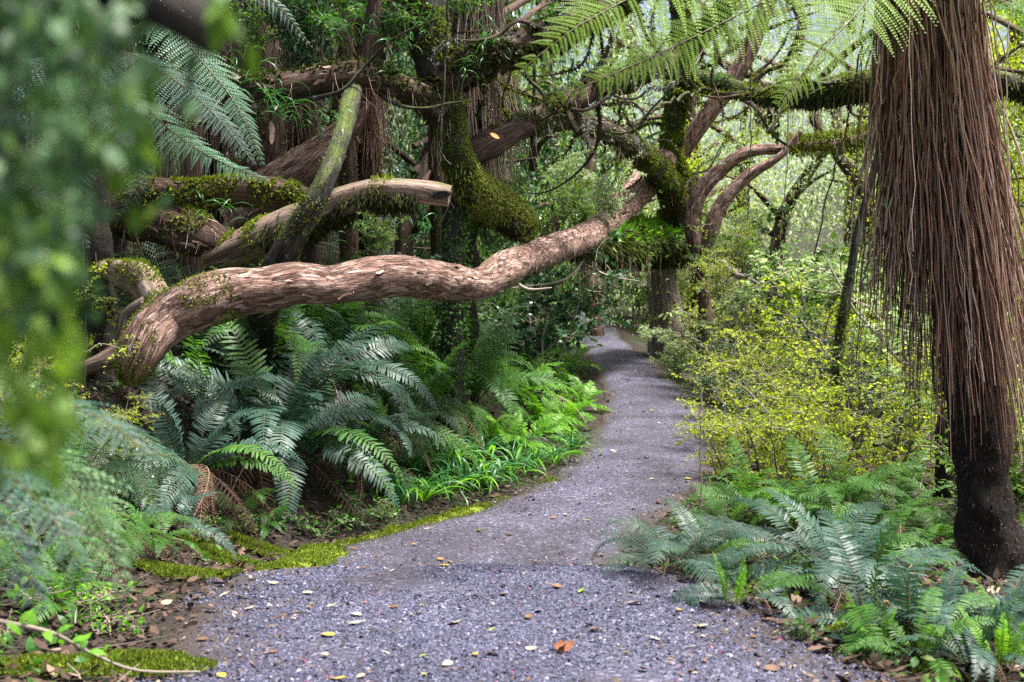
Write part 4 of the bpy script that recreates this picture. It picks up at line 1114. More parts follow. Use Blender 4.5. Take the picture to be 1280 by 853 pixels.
# ------------------------------------------------------------------ ferns on the left bank
FERNS = [
    # label, (px, py) of base, fronds, size, kind, dead, name
    ('blue-green crown fern with brown dead fronds hanging beneath it, under the mossy root', (232, 605), 17, 1.0, 'blue', 34),
    ('largest blue-green crown fern, arching towards the gravel path below the pinkish trunk', (345, 570), 26, 1.35, 'blue', 24),
    ('blue-green crown fern reaching up to the underside of the pinkish trunk', (400, 480), 18, 1.3, 'blue', 4),
    ('crown fern with bluish fronds drooping over the brown litter, right of the largest one', (428, 575), 15, 0.95, 'blue', 8),
    ('smaller blue-green fern at the foot of the mossy root', (255, 520), 12, 1.0, 'blue', 4),
]
for k, (lab, pp, nf, sz, kd, dd) in enumerate(FERNS):
    fern('crown_fern', lab, gp(*pp), nf, sz, kd, 600 + k, dead=dd, lean=(0.2, 0.25), mix=(0.16, 0.5, 0.34))
FERNS = [
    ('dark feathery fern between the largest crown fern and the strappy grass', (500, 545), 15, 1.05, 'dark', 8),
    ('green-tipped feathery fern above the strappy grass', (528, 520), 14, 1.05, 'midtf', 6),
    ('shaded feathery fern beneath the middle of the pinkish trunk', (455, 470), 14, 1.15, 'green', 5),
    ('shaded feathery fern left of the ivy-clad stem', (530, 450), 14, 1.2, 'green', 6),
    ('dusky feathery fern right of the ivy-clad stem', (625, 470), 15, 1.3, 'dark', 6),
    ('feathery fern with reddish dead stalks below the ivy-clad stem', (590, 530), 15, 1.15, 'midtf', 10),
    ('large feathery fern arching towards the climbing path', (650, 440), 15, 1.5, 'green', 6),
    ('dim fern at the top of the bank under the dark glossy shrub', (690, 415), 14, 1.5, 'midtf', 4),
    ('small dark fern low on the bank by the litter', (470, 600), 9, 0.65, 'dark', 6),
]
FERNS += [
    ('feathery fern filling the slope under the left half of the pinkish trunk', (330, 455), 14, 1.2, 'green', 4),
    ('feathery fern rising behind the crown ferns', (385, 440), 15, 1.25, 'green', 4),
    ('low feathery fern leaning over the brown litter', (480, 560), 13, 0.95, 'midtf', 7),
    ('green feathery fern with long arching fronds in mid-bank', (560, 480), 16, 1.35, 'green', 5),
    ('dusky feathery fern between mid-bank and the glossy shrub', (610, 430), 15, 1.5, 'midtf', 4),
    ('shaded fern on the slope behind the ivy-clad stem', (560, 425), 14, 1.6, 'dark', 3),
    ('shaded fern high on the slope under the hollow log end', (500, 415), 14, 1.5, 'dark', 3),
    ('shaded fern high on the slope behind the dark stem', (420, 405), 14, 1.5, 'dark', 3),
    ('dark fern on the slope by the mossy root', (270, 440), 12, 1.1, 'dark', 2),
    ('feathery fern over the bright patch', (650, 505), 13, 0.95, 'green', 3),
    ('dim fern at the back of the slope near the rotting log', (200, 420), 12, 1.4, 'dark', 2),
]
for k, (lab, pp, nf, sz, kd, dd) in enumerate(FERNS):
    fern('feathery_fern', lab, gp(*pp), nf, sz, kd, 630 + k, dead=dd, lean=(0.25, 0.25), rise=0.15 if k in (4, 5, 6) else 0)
BR = [(674, 540, .62), (639, 505, .75), (696, 500, .75), (706, 470, .75), (674, 455, .9), (696, 430, .75), (654, 420, 1.0), (679, 405, .9), (656, 560, .55), (726, 515, .55), (616, 560, .55), (624, 455, .9), (709, 540, .5), (656, 480, .8)]
BL = ['behind the strappy grass at the bend', 'halfway up the bank', 'overhanging the bend of the path', 'at the narrow part of the climbing path', 'below the dark glossy shrub', 'near the top of the climbing path',
      'high on the bank under the trunk', 'at the far end of the climbing path', 'just above the strappy grass', 'on the very edge of the path bend', 'among the dark feathery fronds', 'at the right of the ivy-clad stem', 'low beside the path bend', 'in the middle of the bright patch']
for k, ((px, py, sz), l_) in enumerate(zip(BR, BL)):
    fern('bright_fern', 'bright green fern ' + l_, gp(px, py), 12, sz, 'bright', 660 + k, lean=(0.3, 0.25), group='bright green ferns along the path bend', mix=(0.25, 0.45, 0.3))

# strappy grass along the foot of the bank
def tuft_leaf(seed, leafm, w):
    rg = np.random.default_rng(seed); mb = MB()
    rows = arc(75 + rg.normal(0, 8), -55 + rg.normal(0, 12), 1.3, rg.normal(0, 15), n=9)
    T = nrm(np.gradient(rows, axis=0)); S = nrm(np.cross(T, arc_up(rows)[np.linspace(0, len(arc_up(rows)) - 1, 9).astype(int)]))
    wd = w * np.array([0.4, .7, .9, 1, 1, .9, .75, .45, .05])[:, None]
    U = np.cross(S, T)
    V = np.stack([rows + S * wd + U * wd * .3, rows, rows - S * wd + U * wd * .3], 1)
    i = np.arange(8)[:, None] * 3
    q = np.concatenate([i + [[0, 1, 4, 3]], i + [[1, 2, 5, 4]]])
    mb.add(V, quads=q, tint=rg.uniform(0.35, 0.7), smooth=True)
    return mb.mesh('leaf', leafm)
TUFT = {'strap': [tuft_leaf(k, M['strap'], 0.019) for k in range(4)], 'bright': [tuft_leaf(9 + k, M['bright'], 0.024) for k in range(3)]}
def tuft(label, base, n, size, seed, bright=0.3, name='strappy_plant', group=None):
    rg = np.random.default_rng(seed)
    t = thing(name, label, 'grass', tuple(base), group)
    for k in range(n):
        a = k * 2.39996; c = 'bright' if rg.random() < bright else 'strap'
        link('leaf', TUFT[c][rg.integers(len(TUFT[c]))], t, loc=(0.05 * math.cos(a) * rg.random(), 0.05 * math.sin(a) * rg.random(), 0), rot=(rg.normal(0, .25), rg.normal(0, .2), a), scale=size * rg.uniform(0.6, 1.15))
TL_ = ['at the left end of its row by the moss edge', 'beside the moss edge', 'where the moss edge ends', 'below the reddish dead stalks', 'in the middle of the row along the path', 'just left of the bend',
       'at the bend of the path', 'right of the yellowing leaves', 'at the right end of its row', 'one step up the bank', 'up the bank under bright ferns', 'up the bank beside the dark fern', 'tucked behind the row']
for k, (px, py, s) in enumerate([(502, 632, .5), (530, 628, .5), (558, 622, .55), (586, 616, .55), (612, 610, .55), (640, 600, .55), (668, 592, .55), (694, 582, .5), (716, 566, .5), (520, 596, .5), (640, 572, .55), (560, 588, .55), (600, 582, .6)]):
    tuft('strappy arching green plant ' + TL_[k], gp(px, py), 46, s * 0.95, 690 + k, bright=0.10 + 0.30 * (k % 3 == 1), group='strappy plants along the foot of the bank')

# ------------------------------------------------------------------ ferns on the right
RF = [
    ('blue-green fern spreading out over the path edge in the dip', (838, 722), 13, 0.62, 'bluetf', 3),
    ('blue-green feathery fern behind the dip, fronds reaching left', (880, 705), 13, 0.71, 'blue', 2),
    ('blue-green fern in the middle of the right-hand bed', (960, 712), 14, 0.59, 'bluetf', 4),
    ('deep green fern at the path edge with fronds lying on the gravel', (930, 762), 10, 0.46, 'blue', 5),
    ('long-fronded silvery fern arching left of the brown fiddleheads', (1090, 800), 11, 0.75, 'blue', 4),
    ('dark fern behind the silvery one', (1040, 730), 14, 0.72, 'blue', 4),
    ('green fern standing at the left of the tree fern trunk', (1150, 722), 14, 0.62, 'green', 4),
    ('green upright fern under the yellow-green twigs', (1075, 672), 13, 0.65, 'green', 2),
    ('green fern with tall fronds below the yellow-green shrub', (985, 660), 13, 0.65, 'green', 2),
    ('dusky fern at the foot of the yellow-green shrub beside the path', (905, 668), 12, 0.62, 'midtf', 3),
    
    ('blue-green fern in front of the tree fern trunk', (1262, 790), 13, 0.63, 'blue', 3),
    ('fern at the lower right corner, dark bluish fronds', (1215, 842), 11, 0.45, 'blue', 3),
    ('pale green small fern right of the tree fern trunk', (1300, 700), 11, 0.52, 'midtf', 0),
    
]
RF += [
    ('tall green fern at the back of the bed, left part', (945, 650), 14, 0.88, 'green', 3), ('tall green fern at the back of the bed, middle', (1020, 655), 14, 0.88, 'green', 3),
    ('dark feathery fern at the back of the bed, before the thicket', (1060, 645), 13, 0.88, 'midtf', 2), ('green fern at the back of the bed, near the trunk', (1120, 660), 14, 0.84, 'green', 3), ('feathery fern left of the tree fern base', (1170, 690), 12, 0.75, 'midtf', 3),
    ('narrow-fronded bluish fern in the middle of the bed', (1060, 745), 12, 0.76, 'blue', 3), 
    ('blue fern right of the fiddleheads', (1180, 805), 11, 0.62, 'blue', 3), ('dark narrow fern at the lower right by the litter', (1150, 840), 9, 0.44, 'green', 4),
]
for k, (lab, pp, nf, sz, kd, dd) in enumerate(RF):
    fern('ground_fern', lab, gp(*pp), nf, sz, kd, 720 + k, dead=dd, lean=(-0.1, 0.15), mix=(0.15, 0.45, 0.4))
for k, (lab, pp, nf, sz) in enumerate([
    ('small fresh light-green fern at the edge of the gravel', (916, 770), 6, 0.24),
    ('small fresh fern beside the brown fiddleheads', (1090, 822), 6, 0.24),
    ('fresh upright light-green fern at the lower right', (1255, 850), 7, 0.30),
]):
    fern('fresh_fern', lab, gp(*pp), nf, sz, 'fresh', 750 + k, mix=(0.5, 0.4, 0.1))

for k, (lab, pp, nf, sz, kd, dd) in enumerate([
    ('dark fern at the left edge in front of the litter', (40, 690), 13, 0.8, 'midtf', 3), ('dark fern on the left slope below the foreground leaves', (95, 620), 13, 0.9, 'dark', 3),
    ('low green fern in the leaf litter at the lower left', (70, 770), 9, 0.4, 'green', 2), ('small dark fern beside the lower-left litter', (190, 700), 9, 0.42, 'green', 3), ('dark feathery fern in the hollow left of the litter', (20, 740), 11, 0.6, 'midtf', 2), ('small blue-green fern under the dead brown fronds', (215, 668), 9, 0.5, 'blue', 5), ('small green fern above the moss edge', (330, 672), 8, 0.4, 'green', 0), ('small feathery fern under the drooping blue fronds', (300, 655), 8, 0.45, 'midtf', 1), ('low fern in the litter left of the moss', (150, 690), 9, 0.45, 'midtf', 3)]):
    fern('shade_fern', lab, gp(*pp), nf, sz, kd, 770 + k, dead=dd, lean=(0.2, 0.25))

for k, (x_, y_, kd_, sz_, lab_) in enumerate([(-3.6, 7.6, 'green', .9, 'green fern on the open slope left of the view'), (-4.4, 9.2, 'midtf', 1.1, 'feathery fern high on the open slope left of the view'), (-2.9, 6.3, 'midtf', .7, 'small feathery fern by the left litter, outside the view'), (-5.0, 7.0, 'dark', 1.0, 'dark fern at the far left of the slope'),
    (-3.9, 10.6, 'blue', 1.0, 'bluish fern behind the left foreground leaves'), (3.6, 6.6, 'green', .8, 'green fern at the far right of the bed'), (4.3, 8.2, 'midtf', 1.0, 'feathery fern right of the tree fern base'), (3.2, 5.6, 'blue', .7, 'bluish fern past the lower right corner'), (5.0, 9.6, 'dark', 1.0, 'dark fern beyond the right edge')]):
    fern('slope_fern', lab_, (x_, y_, gz(x_, y_)), 13, sz_, kd_, 1200 + k, dead=3)

def fiddlehead_fern(label, base, seed):
    rg = np.random.default_rng(seed)
    t = thing('fiddlehead_fern', label, 'fern', tuple(base))
    link('rootstock', CAUDEX, t, scale=0.7)
    for k, (dx, dy, h) in enumerate([(0.02, 0.0, 0.30), (-0.05, 0.03, 0.18), (0.05, -0.02, 0.16), (0.0, 0.05, 0.13)]):
        mb = MB(); q = np.linspace(0, 1, 8)
        pts = np.stack([dx * (1 + q * 0.4), dy + 0 * q, q * h], 1)
        a = np.linspace(0, 5.2, 14)[1:]; rr = 0.012 * (1 - a / 7.5)
        cx = pts[-1] + [0.012, 0, 0]
        coil = cx + np.stack([-rr * np.cos(a), 0 * a, rr * np.sin(a)], 1)
        pts = np.vstack([pts, coil])
        thin(mb, pts, 0.007, 0.0045, 6, tint=0.6)
        link('crozier', mb.mesh('crozier', M['crozier']), t)
    for k in range(5):
        a = k * 2.4
        me = FR['fresh'][['up', 'mid'][k % 2]][k % 2]
        link('frond', me if k < 2 else FR['blue'][['up', 'mid'][k % 2]][k % 3], t, loc=(0.03 * math.cos(a), 0.03 * math.sin(a), 0.02), rot=(0, 0, a), scale=0.26 if k < 2 else 0.6)
M['crozier'] = tint_mat('crozier', [(0.0, (0.10, 0.075, 0.03)), (1.0, (0.26, 0.21, 0.10))], rough=0.8)
fiddlehead_fern('fern with curled brown fiddleheads at the edge of the right-hand bed', gp(1128, 812), 3)

# ------------------------------------------------------------------ yellow-green twiggy shrubs and others
YS = [(965, 632, 1.1), (1005, 622, 1.3), (1050, 610, 1.35), (1110, 600, 1.3), (945, 565, 1.3), (985, 548, 1.5), (1030, 540, 1.6), (1090, 540, 1.6), (960, 500, 1.5), (1000, 490, 1.8), (1070, 490, 1.8), (905, 600, .8)]
YL = ['hanging over the right edge of the path', 'in the middle of the thicket', 'right of the thicket, above the green fern', 'left of the tree fern trunk', 'by the path bend opposite the bright ferns', 'behind the thicket',
      'below the thin leaning stem', 'behind the hanging stalks', 'at the back of the thicket near the path', 'at the back, left of the thin stem', 'at the back, right of the thin stem', 'low and sparse over the gravel']
for k, ((px, py, s), l_) in enumerate(zip(YS, YL)):
    shrub('yellow-green small-leaved twiggy shrub ' + l_, gp(px, py), s * 1.15, 'yellow', 800 + k, group='yellow-green shrubs right of the path', squash=1.0)
for k, (lab, px, Y, s, kd, dz) in enumerate([
    ('small-leaved yellow-green shrub left of the mossy root', 75, 10.4, 0.95, 'yellow', 0), ('low yellow-green shrub below the mossy root', 148, 9.3, 0.5, 'yellow', 0), ('sparse yellow-green sapling left of the crown fern', 50, 8.6, 0.8, 'yellow', 0),
    ('dark small-leaved shrub left of the crown fern with dead fronds', 150, 8.5, 0.42, 'glossy', 0), ('dark glossy shrub under the pinkish trunk beside the path', 680, 18, 1.9, 'glossy', 0.3), ('dark glossy shrub leaning over the top of the path', 700, 23, 1.6, 'glossy', 0.6),
    ('pale leafy shrub on the right edge of the climbing path', 850, 22.5, 1.0, 'pale', 0), ('pale blue-green shrub across from the bright ferns', 885, 20, 0.9, 'pale', 0), ('pale shrub beside the grey stump', 870, 25, 1.6, 'yellow', 0),
    ('mid-green shrub at the end of the path', 740, 38, 3.2, 'mid', 0), ('leafy shrub behind the grey stump', 800, 31, 3.0, 'mid', 0), ('leafy shrub left of the end of the path', 690, 33, 3.2, 'mid', 0),
    ('bushy pale shrub between the red-brown limbs and thicket', 930, 22, 2.6, 'pale', 0), ('bushy shrub behind the thicket', 1000, 21, 2.8, 'mid', 0), ('bushy shrub behind the hanging stalks', 1090, 19, 2.8, 'mid', 0), ('leafy shrub right of the tree fern trunk', 1290, 11, 1.6, 'mid', 0), ('yellow-green shrub right of the tree fern trunk', 1330, 12, 2.0, 'yellow', 0),
    ('dark shrub added as shade behind the yellow-green thicket', 960, 14.5, 1.3, 'dark', 0), ('dark shrub added as shade in the thicket below the thin stem', 1060, 15.5, 1.6, 'dark', 0), ('dark shrub added as shade beside the reddish broken branch', 910, 18, 1.4, 'dark', 0),  # added dark foliage; its colour makes the shaded gaps behind the thicket
    ('pale leafy shrub behind the tree fern trunk', 1180, 16, 2.6, 'pale', 0), ('pale shrub left of the thin leaning stem', 1020, 17, 2.2, 'yellow', 0),
]):
    shrub(lab, on(px, Y, dz), s, kd, 830 + k)
for k, (lab, px, py, s, kd) in enumerate([
    ('broad-leaved herb left of the dead brown fronds', 160, 640, 1.1, 'herb'), ('bright herb at the foot of the crown fern', 300, 672, 0.7, 'brightherb'), ('pale herb seedling by the moss edge', 340, 662, .8, 'herb'), ('leafy herb under the drooping blue fronds', 395, 668, 0.9, 'herb'),
    ('herb beside the left end of the strappy plants', 440, 660, .9, 'herb'), ('herb in the litter near the lower left', 90, 760, .9, 'brightherb'), ('herb at the left edge above the litter', 60, 700, 1.0, 'herb'), ('tiny herb at the foot of the tree fern trunk', 1190, 800, .6, 'brightherb'),
    ('herb at the right edge of the gravel', 1010, 800, .5, 'herb'), ('herb by the litter below the crown fern', 250, 665, .6, 'herb'), ('herb on the near left litter', 130, 800, .7, 'brightherb'), ('herb under the dark fern at the path bend', 470, 652, .8, 'brightherb')]):
    shrub(lab, gp(px, py), s, kd, 870 + k, name='herb', cat='plant')

# ------------------------------------------------------------------ trees behind, far forest
BT = []
rg = np.random.default_rng(7)
spots = [
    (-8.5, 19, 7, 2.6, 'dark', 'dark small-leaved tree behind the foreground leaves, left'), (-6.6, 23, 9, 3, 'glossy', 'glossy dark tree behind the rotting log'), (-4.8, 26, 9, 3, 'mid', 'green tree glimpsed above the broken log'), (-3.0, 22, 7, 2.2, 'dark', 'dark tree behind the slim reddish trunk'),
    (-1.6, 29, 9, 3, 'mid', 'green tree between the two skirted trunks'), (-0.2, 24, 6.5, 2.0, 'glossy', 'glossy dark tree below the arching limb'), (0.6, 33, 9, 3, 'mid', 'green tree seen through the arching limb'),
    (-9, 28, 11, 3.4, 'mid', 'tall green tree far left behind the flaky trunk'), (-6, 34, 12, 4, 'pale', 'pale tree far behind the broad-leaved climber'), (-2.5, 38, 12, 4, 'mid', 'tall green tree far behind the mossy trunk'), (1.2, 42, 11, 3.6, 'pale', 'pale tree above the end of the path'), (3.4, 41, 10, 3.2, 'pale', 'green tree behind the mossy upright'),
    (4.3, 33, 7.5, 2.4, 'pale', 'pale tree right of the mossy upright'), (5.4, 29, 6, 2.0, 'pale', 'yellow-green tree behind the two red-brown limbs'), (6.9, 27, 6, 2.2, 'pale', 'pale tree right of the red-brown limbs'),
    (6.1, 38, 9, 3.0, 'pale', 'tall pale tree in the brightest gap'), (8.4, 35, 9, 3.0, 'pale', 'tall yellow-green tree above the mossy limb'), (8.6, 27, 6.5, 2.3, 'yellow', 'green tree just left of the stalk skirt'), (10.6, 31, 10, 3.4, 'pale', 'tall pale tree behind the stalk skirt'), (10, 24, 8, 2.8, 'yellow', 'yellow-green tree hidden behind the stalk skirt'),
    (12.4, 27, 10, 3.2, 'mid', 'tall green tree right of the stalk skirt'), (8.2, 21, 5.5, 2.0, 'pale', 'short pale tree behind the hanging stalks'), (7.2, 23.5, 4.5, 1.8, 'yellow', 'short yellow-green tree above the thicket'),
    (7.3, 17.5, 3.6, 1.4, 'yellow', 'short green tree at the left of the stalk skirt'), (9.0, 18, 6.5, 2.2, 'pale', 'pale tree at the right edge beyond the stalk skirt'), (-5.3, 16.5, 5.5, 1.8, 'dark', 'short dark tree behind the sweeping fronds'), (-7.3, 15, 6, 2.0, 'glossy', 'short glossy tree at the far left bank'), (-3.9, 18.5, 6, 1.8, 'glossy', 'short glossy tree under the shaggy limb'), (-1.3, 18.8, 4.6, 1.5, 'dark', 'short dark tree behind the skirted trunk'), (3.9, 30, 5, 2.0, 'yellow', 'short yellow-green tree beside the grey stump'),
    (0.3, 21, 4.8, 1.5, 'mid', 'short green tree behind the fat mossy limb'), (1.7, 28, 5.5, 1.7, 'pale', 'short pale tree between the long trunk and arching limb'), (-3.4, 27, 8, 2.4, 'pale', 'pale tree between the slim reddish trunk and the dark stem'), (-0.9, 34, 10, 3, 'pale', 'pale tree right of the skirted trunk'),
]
for k, (x, y, h, r, kd, lab) in enumerate(spots):
    forest_tree(lab, x, y, h, r, kd, 900 + k)
# tall trees added, crowns above the frame, to shade the left bank
for k, (x, y, h, r, kd) in enumerate([(-3.1, 13.8, 10, 3.4, 'mid'), (-6, 9, 9, 3.4, 'dark'), (-0.75, 16.5, 11, 3.2, 'dark'), (-3.9, 17, 11, 3.5, 'mid')]):
    forest_tree('tall tree added to shade the left bank, ' + ('above the hollow log', 'nearest the left edge', 'behind the crooked mossy trunk', 'behind the slim reddish trunk')[k], x, y, h, r, kd, 950 + k, lift=0.95, zr=0.55, group='tall trees added to shade the left bank', tw=0.4)

def far_forest():
    rg = np.random.default_rng(77); mb = MB()
    n = 30000; nc = 240
    cx = rg.uniform(-34, 36, nc); cy = rg.uniform(46, 66, nc); cz = np.array([gz(a, min(b, 79)) for a, b in zip(cx, cy)]) + rg.uniform(0, 8, nc) * np.where(cx > 3, 0.45, 1)
    k = rg.integers(0, nc, n); off = rg.normal(0, 1, (n, 3)) * [1.5, 1.5, 1.0]
    B = np.stack([cx, cy, cz], 1)[k] + off
    L = rg.uniform(0.12, 0.3, n)
    leaf_batch(mb, B, off + [0, 0, -.2], rg.normal(0, .5, (n, 3)) + [0, 0, .8], L, L * .5, np.clip(.55 + rg.normal(0, .2, nc)[k] + rg.normal(0, .15, n), 0, 1))
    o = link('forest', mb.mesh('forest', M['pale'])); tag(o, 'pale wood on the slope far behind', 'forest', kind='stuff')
far_forest()

# ------------------------------------------------------------------ undergrowth and litter on the floor
def floor_scatter():
    rg = np.random.default_rng(31)
    # leaf litter
    mb = MB()
    n = 46000
    y = 4.3 + 11 * rg.random(n) ** 1.4; x = rg.uniform(-5.5, 5.5, n)
    out = (x < pl(y) - 0.02 + rg.normal(0, 0.08, n)) | (x > pr(y) - 0.02 + rg.normal(0, 0.08, n))
    x, y = x[out], y[out]; n = len(x)
    B = np.stack([x, y, ground_z(x, y) + rg.uniform(0.004, 0.03, n)], 1)
    L = rg.uniform(0.025, 0.085, n)
    leaf_batch(mb, B, rg.normal(size=(n, 3)) * [1, 1, 0.25], rg.normal(0, 0.35, (n, 3)) + [0, 0, 1], L, L * rg.uniform(0.25, 0.65, n), np.clip(rg.normal(0.42, 0.22, n), 0, 1), OVAL, fold=0.1, droop=-0.15)
    o = link('leaf_litter', mb.mesh('leaf_litter', M['litter'])); tag(o, 'brown dead leaves littering the forest floor', 'leaf litter', kind='stuff')
    mb = MB(); n = 34000
    y = 4.4 + 7 * rg.random(n) ** 1.2; x = rg.uniform(-3.2, 4.2, n)
    out = (x < pl(y) + rg.normal(0, 0.05, n)) | (x > pr(y) + rg.normal(0, 0.05, n)); x, y = x[out], y[out]; n = len(x)
    L = rg.uniform(0.008, 0.05, n)
    leaf_batch(mb, np.stack([x, y, np.where((x > pl(y)) & (x < pr(y)), path_z(x, y), ground_z(x, y)) + rg.uniform(0.002, 0.022, n)], 1), rg.normal(size=(n, 3)) * [1, 1, .4], rg.normal(0, .6, (n, 3)) + [0, 0, 1], L, L * rg.choice([.12, .3, .5], n), np.clip(rg.normal(.45, .27, n), 0, 1), 'diamond', fold=.2, droop=-.2)
    o = link('leaf_litter', mb.mesh('leaf_litter', M['litter'])); tag(o, 'crumbled leaf bits and fibres between the larger dead leaves', 'leaf litter', kind='stuff')
    # sticks
    mb = MB()
    for k in range(420):
        yy = 4.5 + 9 * rg.random(); xx = rg.uniform(-4.5, 4.5)
        if pl(yy) - 0.05 < xx < pr(yy) + 0.05: continue
        a = rg.uniform(0, 6.28); l = rg.uniform(0.08, 0.4); zz = gz(xx, yy)
        p0 = np.array([xx, yy, zz + 0.015]); x1, y1 = xx + l * math.cos(a), yy + l * math.sin(a)
        p1 = np.array([x1, y1, gz(x1, y1) + rg.uniform(0.01, 0.08)])
        thin(mb, np.array([p0, (p0 + p1) / 2 + rg.normal(0, 0.015, 3), p1]), 0.004, 0.002, 4, rg.uniform(0, 1))
    o = link('litter_sticks', mb.mesh('litter_sticks', M['twig'])); tag(o, 'thin dead sticks lying in the leaf litter', 'sticks', kind='stuff')
    # small leafy undergrowth
    for nm, lab, mat, n, box, ln in (
        ('undergrowth', 'small dark leaves covering the left bank', 'green', 30000, (-6, 2.0, 4.8, 24), (0.03, 0.08)),
        ('undergrowth', 'small leaves covering the ground right of the path', 'mid', 15000, (0.5, 8, 4.6, 26), (0.025, 0.07)),
    ):
        mb = MB()
        x = rg.uniform(box[0], box[1], n); y = rg.uniform(box[2], box[3], n)
        nz = make_noise(int(rg.integers(1e5)))(np.stack([x * 2.2, y * 2.2, 0 * x], -1), 2)
        ok = ((x < pl(y) - 0.12) | (x > pr(y) + 0.12)) & (nz > -0.1)
        x, y, nz = x[ok], y[ok], nz[ok]; m = len(x)
        B = np.stack([x, y, ground_z(x, y) + rg.random(m) ** 2 * (0.06 + 0.2 * np.clip(nz, 0, 1))], 1)
        L = rg.uniform(*ln, m)
        leaf_batch(mb, B, rg.normal(size=(m, 3)) + [0, 0, .35], rg.normal(0, .5, (m, 3)) + [0, 0, .8], L, L * .5, np.clip(rg.normal(.45, .2, m), 0, 1), OVAL)
        o = link(nm, mb.mesh(nm, M[mat])); tag(o, lab, 'undergrowth', kind='stuff')
floor_scatter()

def moss_edge():
    rg = np.random.default_rng(32); mb = MB(); tf = MB()
    ys = np.arange(7.9, 12.4, 0.04); nu = 12; us = np.linspace(0, 1, nu)
    nz = make_noise(5)
    wid = np.clip(0.19 + 0.12 * nz(np.stack([ys * 4, 0 * ys, 0 * ys], -1), 3) + 0.10 * (ys < 9.6), 0.02, 0.45) * sst(7.9, 8.4, ys) * (1 - sst(11.4, 12.4, ys))
    x0 = pl(ys) - 0.10
    X = x0[:, None] + us[None] * (wid[:, None] + 0.1); Y = np.repeat(ys[:, None], nu, 1)
    prof = np.sin(np.pi * us) ** 0.6
    Zb = np.maximum(ground_z(X, Y), np.where(X > pl(Y), path_z(X, Y), -9))
    Z = Zb - 0.03 + prof[None] * (0.025 + 0.05 * np.clip(wid[:, None] / 0.3, 0, 1)) + 0.015 * nz(np.stack([X * 9, Y * 9, 0 * X], -1))
    i = np.arange(nu - 1)[None] + np.arange(len(ys) - 1)[:, None] * nu
    q = np.stack([i, i + 1, i + nu + 1, i + nu], -1).reshape(-1, 4)
    V = np.stack([X, Y, Z], -1)
    mb.add(V, quads=q, smooth=True)
    # pillows at lower left and beside the fiddleheads
    P0 = V.reshape(-1, 3)[np.repeat(np.arange(V.shape[0] * nu), 22)] ; P0 = P0 + rg.normal(0, 0.025, P0.shape) * [1, 1, 0.15]
    P0 = P0[nz(P0 * 11 + 3, 3) > -0.7 + 0.3 * rg.random(len(P0))]
    m_ = 9000; yy = rg.uniform(7.6, 14.5, m_); xx = pl(yy) - 0.05 + np.abs(rg.normal(0, 0.12, m_)); kk = nz(np.stack([xx * 7, yy * 7, 0 * xx], -1), 3) > 0.25
    xx, yy = xx[kk], yy[kk]; P0 = np.vstack([P0, np.stack([xx, yy, path_z(xx, yy) + 0.002], 1)])
    extra = []
    for c, r, n in ((gp(60, 842), 0.16, 2500), (gp(150, 838), 0.2, 3500), (gp(215, 845), 0.12, 1200), (gp(235, 722), 0.2, 4500), (gp(285, 704), 0.24, 6500), (gp(335, 694), 0.2, 4000), (gp(1048, 800), 0.05, 500), (gp(1120, 818), 0.07, 600), (gp(1168, 848), 0.06, 500)):
        a = rg.uniform(0, 6.28, n); d = r * np.sqrt(rg.random(n))
        xx, yy = c[0] + d * np.cos(a) * 1.4, c[1] + d * np.sin(a)
        extra.append(np.stack([xx, yy, np.maximum(ground_z(xx, yy), np.where((xx > pl(yy)) & (xx < pr(yy)), path_z(xx, yy), -9)) + 0.012 + 0.03 * (1 - (d / r) ** 2)], 1))
    P1 = np.vstack([P0] + extra); n = len(P1)
    L = rg.uniform(0.010, 0.024, n)
    leaf_batch(tf, P1, rg.normal(0, .6, (n, 3)) + [0, 0, .8], rg.normal(size=(n, 3)), L, L * 0.45, np.clip(rg.normal(.5, .22, n), 0, 1))
    o = link('moss_edging', mb.mesh('moss_edging', M['moss'])); tag(o, 'yellow-green moss along the left edge of the path', 'moss', kind='stuff')
    o = link('moss', tf.mesh('moss', M['moss_bright'])); tag(o, 'tufts of yellow-green moss along the path edge', 'moss', kind='stuff')
moss_edge()

